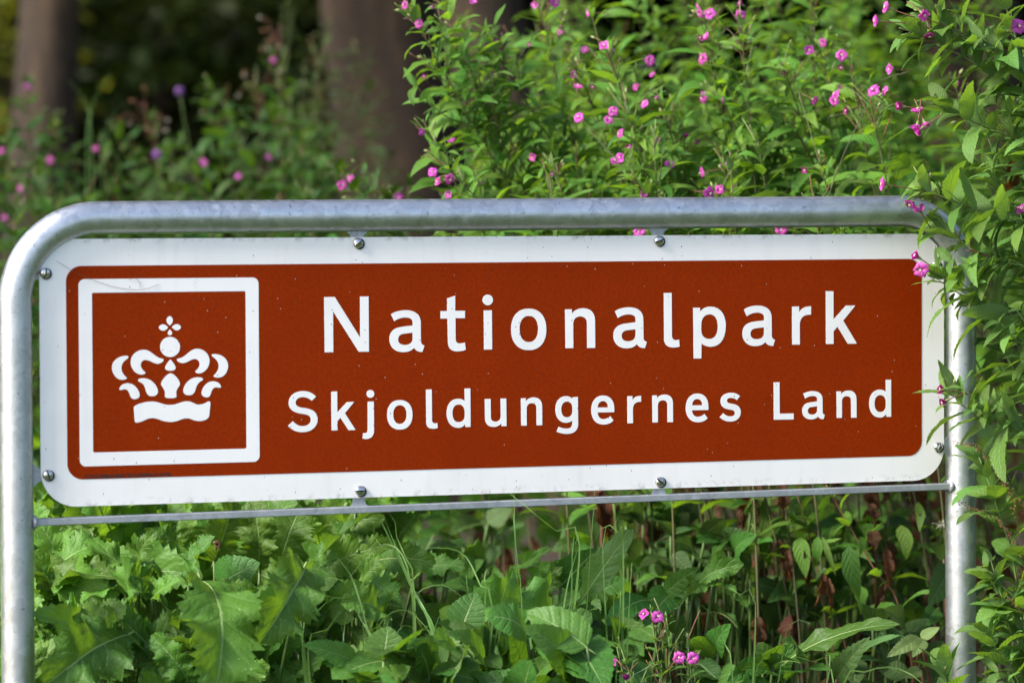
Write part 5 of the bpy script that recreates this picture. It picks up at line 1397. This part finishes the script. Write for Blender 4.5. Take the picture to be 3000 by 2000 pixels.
leafy_plant('broad_leaved_weed', 'broad weed with grey green lobed leaves under the letter n of Skjoldungernes', 'weed', 2000, 7.55,
    [zl(Z8, (60, 1000), (420, 750), 170, 7.5, 7.42, TH_LEAF, (-0.2, 0.6, 0.7)), zl(Z8, (-20, 1040), (370, 950), 170, 7.5, 7.42, TH_LEAF, FLATF), zl(Z8, (210, 850), (270, 650), 170, 7.55, 7.5, TH_LEAF, UPF), zl(Z8, (-120, 950), (110, 770), 160, 7.58, 7.5, OV_LEAF, UPF),
     zl(Z7, (2120, 1000), (1830, 1170), 190, 7.5, 7.4, OB_LEAF, (0.2, 0.7, 0.7)), zl(Z7, (2280, 950), (2080, 1180), 260, 7.6, 7.5, OV_LEAF, UPF), zl(Z7, (2290, 1230), (2360, 1100), 240, 7.6, 7.55, OV_LEAF, UPF)],
    'broad weeds below the right half of the sign')
leafy_plant('broad_leaved_weed', 'broad weed with smooth rounded leaves lowest under the letter a of Nationalpark', 'weed', 1330, 7.05,
    [zl(Z7, (1000, 1600), (610, 1500), 300, 7.0, 6.92, OV_LEAF[2:3], (0.1, 0.6, 0.8)), zl(Z7, (740, 1420), (940, 1300), 280, 7.1, 7.05, OV_LEAF, UPF), zl(Z7, (640, 1620), (480, 1340), 300, 7.05, 7.0, OV_LEAF, UPF), zl(Z7, (900, 1420), (1100, 1470), 240, 7.05, 6.98, OV_LEAF, FLATF),
     zl(Z7, (560, 1460), (-60, 1540), 360, 7.05, 6.9, OB_LEAF, FLATF), zl(Z7, (1130, 1600), (1230, 1420), 200, 7.1, 7.05, OV_LEAF, UPF), zl(Z7, (60, 1420), (470, 1390), 240, 7.1, 7.02, OB_LEAF, FLATF), zl(Z7, (1300, 1560), (1350, 1390), 150, 7.15, 7.1, OV_LEAF, SIDE)],
    'broad weeds below the right half of the sign')
leafy_plant('broad_leaved_weed', 'broad weed with one dark round leaf behind grass blades under the letter t', 'weed', 1400, 7.65,
    [zl(Z7, (1010, 1020), (690, 900), 230, 7.6, 7.52, OV_LEAF[3:4], (0.1, 0.7, 0.7)), zl(Z7, (1020, 1010), (1130, 880), 170, 7.62, 7.58, OV_LEAF, UPF), zl(Z7, (700, 1180), (480, 1060), 260, 7.5, 7.42, OV_LEAF, UPF), zl(Z7, (320, 1330), (150, 1290), 200, 7.35, 7.28, TH_LEAF, FLATF), zl(Z7, (240, 1330), (500, 1290), 180, 7.35, 7.28, TH_LEAF, FLATF)],
    'broad weeds below the right half of the sign')

# fillers: more clumps between and behind the named ones
def clump(name, label, px, py, d, n, size, pool, group, seed, spread=160, wr=0.5):
    r = random.Random(seed)
    lv = []
    for k in range(n):
        a = 2 * PI * k / n + r.uniform(-.4, .4)
        bx, by = px + r.uniform(-.4, .4) * spread, py + r.uniform(-.35, 1.2) * spread
        ln = size * r.uniform(0.7, 1.2) * 1560 * 7.2 / d
        tx, ty = bx + math.cos(a) * ln * 0.8, by - (0.25 + 0.75 * abs(math.sin(a))) * ln * 0.6 * (1 if r.random() < 0.72 else -1)
        lv.append(((bx, by), (tx, ty), size * wr * r.uniform(0.8, 1.2), d + r.uniform(-.05, .08), d + r.uniform(-.16, .0), pool, (r.uniform(-.5, .5), r.uniform(0.15, 0.9), r.uniform(0.4, 1))))
    leafy_plant(name, label, 'weed', px, d, lv, group)
for k, (px, py, d, n, s, lab) in enumerate([
    (150, 1800, 7.35, 9, 0.13, 'sow thistle half hidden low behind the left post'), (330, 1640, 7.6, 9, 0.14, 'sow thistle behind the dark puckered leaves under the crown'), (450, 1570, 7.8, 8, 0.13, 'pale sow thistle just under the crossbar left of the tall ribs'),
    (620, 1700, 7.6, 9, 0.13, 'sow thistle behind the huge folded leaf'), (800, 1620, 7.75, 9, 0.15, 'sow thistle filling the gap under the emblem right side'), (960, 1700, 7.6, 8, 0.13, 'sow thistle behind the bright long leaf'),
    (420, 1880, 7.15, 8, 0.12, 'sow thistle low between the left post and the huge folded leaf'), (760, 1900, 7.3, 9, 0.11, 'small sow thistle in shade right of the huge folded leaf'), (900, 1830, 7.3, 8, 0.11, 'small sow thistle beside the grass tuft below the gap'),
    (250, 1560, 7.75, 9, 0.13, 'sow thistle seen between post and crossbar on the left'), (1080, 1900, 7.3, 8, 0.10, 'small sow thistle among grass under the N'), (620, 1960, 7.1, 7, 0.11, 'sow thistle at the lower edge below the emblem'), (180, 1950, 7.1, 7, 0.12, 'sow thistle at the lower edge by the left post'),
    (40, 1650, 7.6, 8, 0.14, 'sow thistle outside the left post'), (560, 1480, 8.2, 9, 0.15, 'farther sow thistle peeping over the crossbar under the crown'), (760, 1500, 8.3, 9, 0.15, 'farther sow thistle peeping over the crossbar right of the emblem'), (1080, 1480, 8.1, 7, 0.13, 'farther sow thistle peeping over the crossbar under the N')]):
    clump('sow_thistle', lab, px, py, d, n + 3, s * 1.55, TH_LEAF, GT, 300 + k)
GB = 'leafy undergrowth plants behind the crossbar'
for k, (px, py, d, n, s, pool, lab) in enumerate([
    (1250, 1620, 8.3, 9, 0.07, OV_LEAF, 'dim weed with oval leaves under the letters a and t'), (1420, 1560, 8.6, 9, 0.07, BR_LEAF, 'dim bramble under the first letter i'), (1420, 1700, 8.1, 8, 0.065, OV_LEAF, 'weed with pale oval leaves under the letter o of Skjoldungernes'),
     (1700, 1640, 8.4, 9, 0.07, OV_LEAF, 'dim weed with oval leaves left of the brown curled leaf'), (1760, 1790, 7.9, 6, 0.07, OV_LEAF, 'weed with pale oval leaves low under the letter n'),
    (1900, 1700, 8.2, 8, 0.075, OV_LEAF, 'weed with light oval leaves right of the tall bright leaves'),   
      (2620, 1850, 7.7, 8, 0.07, BR_LEAF, 'bramble low left of the right post'), 
      (2930, 1850, 7.9, 8, 0.07, OV_LEAF, 'weed behind the willowherb at the lower right'), 
    (1450, 1930, 7.2, 8, 0.085, OV_LEAF, 'weed with dark leaves beneath the long holed leaf'), (1620, 1860, 7.5, 8, 0.075, OB_LEAF, 'weed at the root of the thick upright grass blades'), (1750, 1890, 7.45, 8, 0.08, OV_LEAF, 'weed with dark leaves left of the shut pink flower'),
    (2280, 1980, 7.4, 8, 0.075, OV_LEAF, 'weed at the lower edge under the long arching leaf'), (1250, 1800, 7.6, 8, 0.08, OV_LEAF, 'weed in shade behind the arching narrow grass'), 
    (1080, 1990, 6.95, 7, 0.095, OV_LEAF, 'weed with broad leaves at the lower edge under the gap before the N'), (1250, 2000, 6.95, 7, 0.09, OB_LEAF, 'weed with long leaves at the lower edge under the first letter a'), (1480, 2010, 7.0, 7, 0.09, OV_LEAF, 'weed with broad leaves at the lower edge under the letter i'), (1680, 2010, 7.0, 7, 0.085, OV_LEAF, 'weed with broad leaves at the lower edge left of the low pink flowers'),
    (1720, 1940, 6.95, 8, 0.12, OV_LEAF, 'weed with broad leaves before the root of the thick upright grass'), (1580, 1900, 7.0, 8, 0.11, OB_LEAF, 'weed with long leaves before the grass under the letter g'), (1330, 1890, 7.1, 7, 0.10, OV_LEAF, 'weed with broad leaves before the arching narrow grass'),
    (2000, 1600, 8.0, 9, 0.07, BR_LEAF, 'shaded bramble nearer the viewer under the letter e'), (2160, 1530, 8.0, 9, 0.07, OV_LEAF, 'shaded weed nearer the viewer under the letter s'), (2330, 1640, 8.05, 8, 0.07, BR_LEAF, 'shaded bramble nearer the viewer under the letter L'), (2480, 1560, 8.1, 8, 0.07, OV_LEAF, 'shaded weed nearer the viewer under the letter a of Land'),
    (1960, 1480, 8.4, 8, 0.07, OV_LEAF, 'shaded weed close under the crossbar below the letter r'), (1860, 1520, 8.2, 8, 0.07, BR_LEAF, 'shaded bramble close under the crossbar right of its second bracket'), (2060, 1500, 8.5, 9, 0.07, BR_LEAF, 'shaded bramble under the letters e and s, close below the crossbar'), (2240, 1620, 8.6, 9, 0.07, BR_LEAF, 'shaded bramble left of the hanging green leaves'), (2420, 1520, 8.7, 9, 0.07, BR_LEAF, 'shaded bramble behind the hanging green leaves'), (2560, 1640, 8.6, 9, 0.075, BR_LEAF, 'shaded bramble behind the yellow tipped leaf'),
    (2690, 1560, 8.5, 8, 0.07, BR_LEAF, 'shaded bramble just left of the right post under the crossbar'), (2180, 1790, 8.2, 9, 0.07, BR_LEAF, 'shaded bramble under the grey green lobed leaves'), (2620, 1780, 8.3, 8, 0.075, BR_LEAF, 'shaded bramble behind the bluish oval leaf'), (1880, 1600, 8.5, 9, 0.07, BR_LEAF, 'shaded bramble right of the brown curled leaf'),
    (2100, 1930, 7.5, 8, 0.07, OV_LEAF, 'weed with fresh leaves beside the two open pink flowers'), (1850, 1960, 7.4, 8, 0.08, OB_LEAF, 'weed with dark leaves at the lower edge under the letter n'), (1600, 1960, 7.5, 8, 0.08, OV_LEAF, 'weed with dark leaves at the lower edge under the g')]):
    clump('undergrowth_weed', lab, px, py, d, n + 5, s * 1.25, pool, GB, 500 + k, 170, 0.58)

# brambles with three or four picked leaves
def bramble(label, leaves, px, d, group='bramble sprays by the right post'):
    leafy_plant('bramble', label, 'bramble', px, d, leaves, group, stalk_mat=M_REDSTEM)
bramble('bramble spray with three pale green leaflets left of the right post foot', [zl(Z8, (1640, 1265), (1410, 1388), 130, 7.55, 7.5, PB_LEAF, (0.2, 0.6, 0.8)), zl(Z8, (1660, 1270), (1580, 1390), 110, 7.55, 7.5, PB_LEAF, UPF), zl(Z8, (1640, 1255), (1770, 1185), 90, 7.56, 7.55, PB_LEAF, UPF), zl(Z8, (1640, 1480), (1500, 1530), 100, 7.5, 7.45, PB_LEAF, UPF)], 2790, 7.75)
bramble('bramble with one broad pleated leaf hanging beside the right post', [zl(Z8, (1840, 770), (1690, 1035), 230, 7.75, 7.68, BR_LEAF[1:2], (0.2, 0.15, 1)), zl(Z8, (1800, 700), (1700, 600), 120, 7.9, 7.85, BR_LEAF, UPF)], 2800, 7.9)
bramble('bramble with lobed leaves low in the middle of the lower right', [zl(Z8, (1060, 1540), (1290, 1250), 200, 7.6, 7.5, BR_LEAF[2:3], (0.2, 0.5, 0.8)), zl(Z8, (1210, 1360), (1500, 1240), 130, 7.6, 7.52, BR_LEAF, (0, 0.7, 0.7)), zl(Z8, (1190, 1400), (1180, 1600), 190, 7.58, 7.5, BR_LEAF, UPF), zl(Z8, (1650, 1420), (1800, 1280), 190, 7.75, 7.7, BR_LEAF, UPF)], 2520, 7.7)
bramble('bramble with a dark bluish oval leaf behind the withered leaves', [zl(Z8, (1600, 1190), (1570, 990), 230, 8.0, 7.95, OV_LEAF[5:6], (0, 0.5, 0.8)), zl(Z8, (1330, 640), (1440, 480), 130, 8.2, 8.15, OV_LEAF, UPF), zl(Z8, (1750, 1060), (1660, 1180), 150, 7.95, 7.9, OV_LEAF, UPF)], 2660, 8.1)

# leafy willowherb stalks with hanging and withered leaves in the shade, lower right
rng = random.Random(15)
GS = 'shaded willowherb stalks with withered leaves below the word Land'
shade = [
    ('shaded stalk with long hanging green leaves under the letter L', [(2215, 1440), (2300, 1560), (2400, 1720), (2480, 1900)], 8.0, [(800, 560, 850, 830, 130, 0), (930, 560, 925, 760, 85, 0), (960, 560, 1050, 810, 50, 0), (860, 610, 860, 930, 75, 1)]),
    ('shaded stalk with a yellow tipped wavy leaf under the letter a of Land', [(2420, 1420), (2500, 1560), (2570, 1680), (2640, 1790)], 7.9, [(1140, 620, 1205, 1000, 140, 0), (1230, 560, 1250, 650, 60, 0), (1310, 520, 1320, 620, 110, 1), (1400, 640, 1440, 900, 85, 1), (1390, 880, 1335, 1060, 60, 1)]),
    ('shaded stalk with large brown withered leaves around the dark hole', [(2330, 1430), (2380, 1600), (2410, 1760), (2440, 1900)], 8.0, [(970, 810, 930, 1030, 80, 1), (1000, 840, 1030, 1090, 70, 1), (720, 650, 745, 860, 60, 1), (1230, 900, 1240, 1060, 110, 0), (1300, 330, 1330, 480, 90, 1)]),
    ('shaded reddish stalk crossing the withered leaves towards the post', [(2660, 1430), (2690, 1560), (2720, 1660), (2730, 1780)], 8.1, [(1620, 320, 1640, 520, 80, 0), (1500, 480, 1560, 700, 120, 0), (1610, 380, 1600, 480, 70, 1)]),
    ('shaded stalk with narrow yellow green leaves right of the brown curled leaf', [(2230, 1440), (2255, 1540), (2275, 1640), (2290, 1800)], 8.1, [(560, 300, 590, 720, 100, 0), (700, 390, 640, 540, 50, 0), (760, 380, 745, 500, 40, 0), (500, 560, 300, 640, 90, 0)]),
]
for lab, pts, d, lv in shade:
    t = willowherb(lab, rooted([(p[0], p[1], d) for p in pts], d, 0.1, 0.1), rng, WL_MID, 0.085, 0.08, 0.4, [], GS, False, 0, 0, 0.2, 0.003, stem_mat=M_REDSTEM, lower_gap=0.12, withered=0.6)
    for x0, y0, x1, y1, w, dead in lv:
        o = big_leaf(t, Z8(x0, y0), Z8(x1, y1), d - 0.12, d - 0.16, DEAD_LEAF if dead else WL_MID, w / PXM, (rng.uniform(-.3, .3), 0.1, 1))
        if dead: o['label'] = 'brown withered leaf'
for k in range(8):
    x, y = rng.uniform(2120, 2960), rng.uniform(1340, 1440)
    d = rng.uniform(8.3, 9.2)
    tip = at(x, y, d)
    g, m = base_of(tip, 0.2, rng)
    where = ['highest', 'second highest', 'third highest', 'fourth highest'][k % 4]
    willowherb(f'{where} leafy shaded stalk behind the crossbar, ' + ['left of the withered leaves', 'behind the withered leaves', 'between withered leaves and post', 'right of the post'][k // 4 * 2 + (1 if k // 4 == 0 else 1)], [g, m, tip], rng, WL_MID, 0.085, 0.05, 0.4, [], 'shaded leafy stalks behind the crossbar', False, 0, 0, 0.3, 0.003, lower_gap=0.2, stem_mat=M_OLIVESTEM, withered=0.35)

# the curled orange-brown leaf under the crossbar
t = thing('withered_stalk', 'orange brown curled leaf hanging below the crossbar under the letter n', 'withered plant', (at(1770, 2000, 7.9).x, at(1770, 2000, 7.9).y, ground_z(at(1770, 2000, 7.9).x, at(1770, 2000, 7.9).y)))
p0 = Vector(t.location)
put('stem', mesh('stem', *tube(smooth_path([p0, p0.lerp(at(1760, 1430, 7.95), 0.5), at(1762, 1420, 7.95)], 0.06), 0.003, 6), M_REDSTEM), t)
for a, b, w, k in (((1752, 1425), (1772, 1590), 0.035, 0), ((1765, 1440), (1800, 1610), 0.03, 2), ((1735, 1430), (1745, 1455), 0.03, 1), ((1800, 1590), (1830, 1660), 0.02, 3)):
    big_leaf(t, a, b, 7.9, 7.88, DEAD_LEAF, w, (0.1, 0.1, 1), k)

# low pink-flowered willowherb in front of the undergrowth
rng = random.Random(44)
for lab, pts, fls in (
    ('low willowherb with two pink flowers under the letter n of Skjoldungernes', [(1905, 1770), (1915, 1850), (1930, 1940), (1940, 2040)], [(1890, 1800, 'half', -.5, .4, .8), (1926, 1806, 'open', .2, .4, 1)]),
    ('low willowherb with a shut pink flower at the lower edge under the letter g', [(1820, 1900), (1840, 1960), (1860, 2040)], [(1800, 1942, 'half', -.7, .3, .6), (1838, 1975, 'shut', -.3, -.4, .5)]),
    ('low willowherb with two wide open pink flowers under the letter e', [(2010, 1850), (2020, 1920), (2030, 2030)], [(1990, 1925, 'open', -.1, .1, 1), (2030, 1927, 'open', .1, 0, 1)]),
    ('low flowerless willowherb left of the two wide open pink flowers', [(1950, 1790), (1960, 1880), (1965, 2020)], [])):
    willowherb(lab, rooted(pts, 7.12, 0.05, 0.02), rng, WL_NEAR, 0.05, 0.034, 0.5, [fl(x, y, 7.08, k, a, b, c) for x, y, k, a, b, c in fls], 'low pink willowherb at the lower edge', True, 5, 2, 0.4, 0.002, lower_gap=0.08, fsize=0.82)

# ------------------------------------------------------------------ grass
GG = 'grass tufts below the sign'
def tuft(label, px, d, blades, w=0.007):
    wp = at(px, 2000, d)
    b = Vector((wp.x, wp.y, ground_z(wp.x, wp.y)))
    t = thing('grass_tuft', label, 'grass', b, GG)
    r = random.Random(int(px))
    for q in blades:
        ww, pts = (q[0], q[1:]) if not isinstance(q[0], tuple) else (w, q)
        P = [at(x, y, d + r.uniform(-.03, .03) - (0.12 if d < 9 else 0.0)) for x, y in pts]
        start = b + Vector((r.uniform(-.03, .03), r.uniform(-.03, .03), 0))
        put('blade', grass_blade_mesh([start, start.lerp(P[0], 0.6)] + P, ww * 1.1), t)
z = Z7
tuft('tall grass tuft with blades looping at the crossbar under the letter N', 1260, 7.3, [
    [0.008, z(660, 1320), z(520, 980), z(330, 520), z(285, 400)], [0.008, z(640, 1310), z(480, 900), z(260, 430), z(225, 470), z(230, 560), z(270, 620)], [0.007, z(500, 930), z(450, 720), z(380, 560), z(370, 460), z(330, 395), z(290, 385)],
    [0.006, z(480, 900), z(290, 610), z(20, 880)], [0.007, z(640, 1330), z(560, 1200), z(500, 1060), z(490, 980), z(560, 920), z(700, 890), z(840, 980)], [0.006, z(600, 1330), z(640, 1200), z(700, 1060), z(800, 1015), z(860, 1030)]])
tuft('grass tuft with arching narrow blades beside the dark round leaf', 1290, 7.25, [
    [0.006, z(660, 1330), z(690, 1200), z(760, 1110), z(830, 1095)], [0.007, z(1040, 1060), z(960, 900), z(860, 700), z(740, 640), z(580, 640)], [0.008, z(985, 1060), z(985, 850), z(1005, 785), z(1040, 800), z(1055, 940)], [0.006, z(1110, 980), z(1140, 880), z(1170, 860)],
    [0.006, z(870, 1050), z(865, 900), z(860, 820)], [0.006, z(210, 1330), z(250, 1180), z(350, 1080), z(460, 1070), z(580, 1180), z(650, 1300)], [0.006, z(300, 1400), z(360, 1240), z(430, 1170), z(500, 1190)], [0.006, z(290, 1400), z(400, 1310), z(500, 1210)]])
tuft('grass tuft of straight blades left of the looping tuft under the gap before the N', 1010, 7.2, [
    [0.007, z(10, 1370), z(20, 1200), z(45, 1010)], [0.006, z(240, 1430), z(180, 1200), z(80, 850), z(-40, 690)], [0.007, z(220, 1420), z(120, 1100), z(20, 880), z(-80, 830)], [0.005, z(150, 1400), z(130, 1050), z(60, 820), z(0, 740)],
    [0.006, Z6(2080, 1280), Z6(2180, 1080), Z6(2300, 980), Z6(2380, 980)], [0.006, Z6(2120, 1350), Z6(2250, 1200), Z6(2352, 1060)], [0.006, Z6(2050, 950), Z6(2120, 830), Z6(2230, 750), Z6(2360, 740)], [0.006, Z6(2060, 980), Z6(2180, 880), Z6(2280, 840), Z6(2360, 860)]])
tuft('single tall thin grass stem with a folded blade crossing the crossbar under the o', 1520, 7.35, [
    [0.003, z(1240, 1000), z(1220, 800), z(1195, 540), z(1190, 250)], [0.006, z(1195, 540), z(1175, 430), z(1185, 350), z(1190, 350)], [0.006, z(1640, 620), z(1480, 520), z(1340, 410), z(1270, 350), z(1150, 255)]])
tuft('grass tuft with thick upright blades before the tall bright leaves', 1650, 7.3, [
    [0.008, z(1520, 1270), z(1530, 1050), z(1580, 800), z(1660, 560)], [0.007, z(1500, 1250), z(1470, 1150), z(1430, 1080)], [0.007, z(1560, 1110), z(1610, 980), z(1640, 870)], [0.003, z(1720, 590), z(1735, 420), z(1745, 240)],
    [0.006, z(1590, 680), z(1610, 610), z(1635, 545)]])
tuft('grass tuft with a blade arching over the brown curled leaf', 1800, 7.45, [
    [0.008, z(1940, 610), z(1910, 530), z(1850, 480), z(1780, 510), z(1750, 580)], [0.005, z(1800, 620), z(1860, 520), z(1905, 430)], [0.005, z(1920, 1040), z(1910, 960), z(1860, 900), z(1800, 880)], [0.005, z(1990, 900), z(2010, 740), z(2050, 800)], [0.004, z(1875, 1040), z(1880, 950), z(1875, 860)]])
tuft('grass tuft with dark curved blades left of the long arching leaf', 2150, 7.4, [
    [0.006, Z8(340, 1490), Z8(290, 1300), Z8(240, 1140), Z8(130, 1030)], [0.006, Z8(500, 1020), Z8(400, 960), Z8(320, 910)], [0.008, Z8(1010, 1480), Z8(980, 1380), Z8(950, 1290)], [0.005, Z8(700, 1300), Z8(730, 1170), Z8(800, 1130), Z8(880, 1160)], [0.005, Z8(500, 1500), Z8(520, 1440), Z8(580, 1380)]])
tuft('thin grass blade curving along the lower edge left of the right post', 2560, 7.35, [
    [0.006, Z8(1100, 1580), Z8(1250, 1490), Z8(1420, 1455), Z8(1560, 1500), Z8(1650, 1570)], [0.004, Z8(1020, 1480), Z8(900, 1420), Z8(780, 1385)], [0.005, Z8(1040, 1570), Z8(1010, 1490), Z8(980, 1440)]])
tuft('blurred grass blades in front of the slim trunk at the upper left', 260, 10.9, [[0.009, (255, 470), (265, 330), (300, 250), (325, 215)], [0.009, (268, 440), (250, 300), (200, 235)], [0.008, (300, 520), (310, 400), (340, 320)], [0.008, (350, 560), (330, 440), (290, 370)]])
tuft('blurred pale dry grass blade arching left of the thick trunk', 905, 10.4, [[0.010, (905, 545), (915, 470), (940, 400), (985, 360)], [0.008, (860, 500), (760, 380), (700, 320)]])

# ------------------------------------------------------------------ dim filling between the plants: one uncountable mass of leaves
_r = np.random.default_rng(12)
pts = []
while len(pts) < 9000:
    x, y, z_ = _r.uniform(-2.5, 6.5), _r.uniform(1.3, 5.5), _r.uniform(0.0, 1.0) ** 1.3
    top = 0.62 + 0.10 * y + (0.55 if x > 1.4 + 0.25 * y else 0.0)
    if x > 0.9 and y < 3.4 + 0.2 * x: continue                # the hollow under the willowherb stays open and dark
    pts.append((x, y, ground_z(x, y) + z_ * top))
tag(put('undergrowth', leaf_cloud('undergrowth', pts, 0.14, M_WILLOW_FAR, 5, 0.7)), kind='stuff')

pts = []
while len(pts) < 420:                      # withered leaves caught in the hollow at the lower right
    x, y, z_ = _r.uniform(0.9, 3.6), _r.uniform(1.3, 3.6), _r.uniform(0.0, 1.0)
    pts.append((x, y, ground_z(x, y) + z_ * 1.15))
tag(put('withered_undergrowth', leaf_cloud('withered_undergrowth', pts, 0.085, M_DEAD, 6, 1.6)), kind='stuff')

# ------------------------------------------------------------------ small things
def snail():
    t = thing('snail', 'small brown snail clinging to an upright leaf under the crown emblem', 'snail', at(637, 1596, 7.22))
    mb = MB()
    pts, rad = [], []
    for k in range(46):
        a = k * 0.34
        g = math.exp(-0.085 * (45 - k) * 0.5)
        pts.append(Vector((0.0062 * g * math.cos(a), 0.0035 * (1 - g), 0.0062 * g * math.sin(a)))); rad.append(0.0046 * g)
    mb.add(*tube(pts, rad, 8))
    put('shell', mb.mesh('shell', [plain('snail_shell', (0.10, 0.055, 0.02, 1), 0.35, 0, 120.0)]), t, Matrix.Translation(at(637, 1596, 7.22)) @ Matrix.Rotation(-0.35, 4, 'Z'))
    b = MB()
    rev(b, [(0.0005, -0.011), (0.002, -0.008), (0.0026, 0.0), (0.002, 0.006), (0.0006, 0.009)], 8)
    put('body', b.mesh('body', [plain('snail_body', (0.12, 0.1, 0.06, 1), 0.4)]), t, Matrix.Translation(at(632, 1597, 7.225)))
snail()
def fluff_seed():
    p = at(2762, 1535, 7.56)
    t = thing('thistle_seed', 'feathery white thistle seed caught on the edge of the right post', 'seed', p)
    mb = MB()
    r = random.Random(4)
    for k in range(26):
        a = r.uniform(0, 2 * PI)
        d = RIGHT * math.cos(a) * (1.6 if math.cos(a) < 0 else 0.6) + UP * math.sin(a) + TOWARD * r.uniform(-.3, .3)
        mb.add(*tube([p, p + d * r.uniform(0.006, 0.014)], 0.0003, 3))
    put('pappus', mb.mesh('pappus', [M_FLUFF]), t)
fluff_seed()
def straw(label, pts, w=0.0006):
    P = [Vector((x, -0.0016 - 0.002 * (k % 2), z + ZB)) for k, (x, z) in enumerate(pts)]
    o = put('dry_straw', mesh('dry_straw', *tube(smooth_path(P, 0.01), w, 5), M_SEEDBROWN))
    tag(o, label, 'straw', 'straws stuck to the sign')
straw('long thin dry straw stuck over the upper left corner of the emblem frame', [(0.032, 0.445), (0.075, 0.420), (0.14, 0.397), (0.19, 0.392), (0.222, 0.401)], 0.0003)
straw('short bent dry straw stuck on the upper edge of the emblem frame', [(0.166, 0.410), (0.178, 0.416), (0.186, 0.404), (0.187, 0.394)], 0.0003)
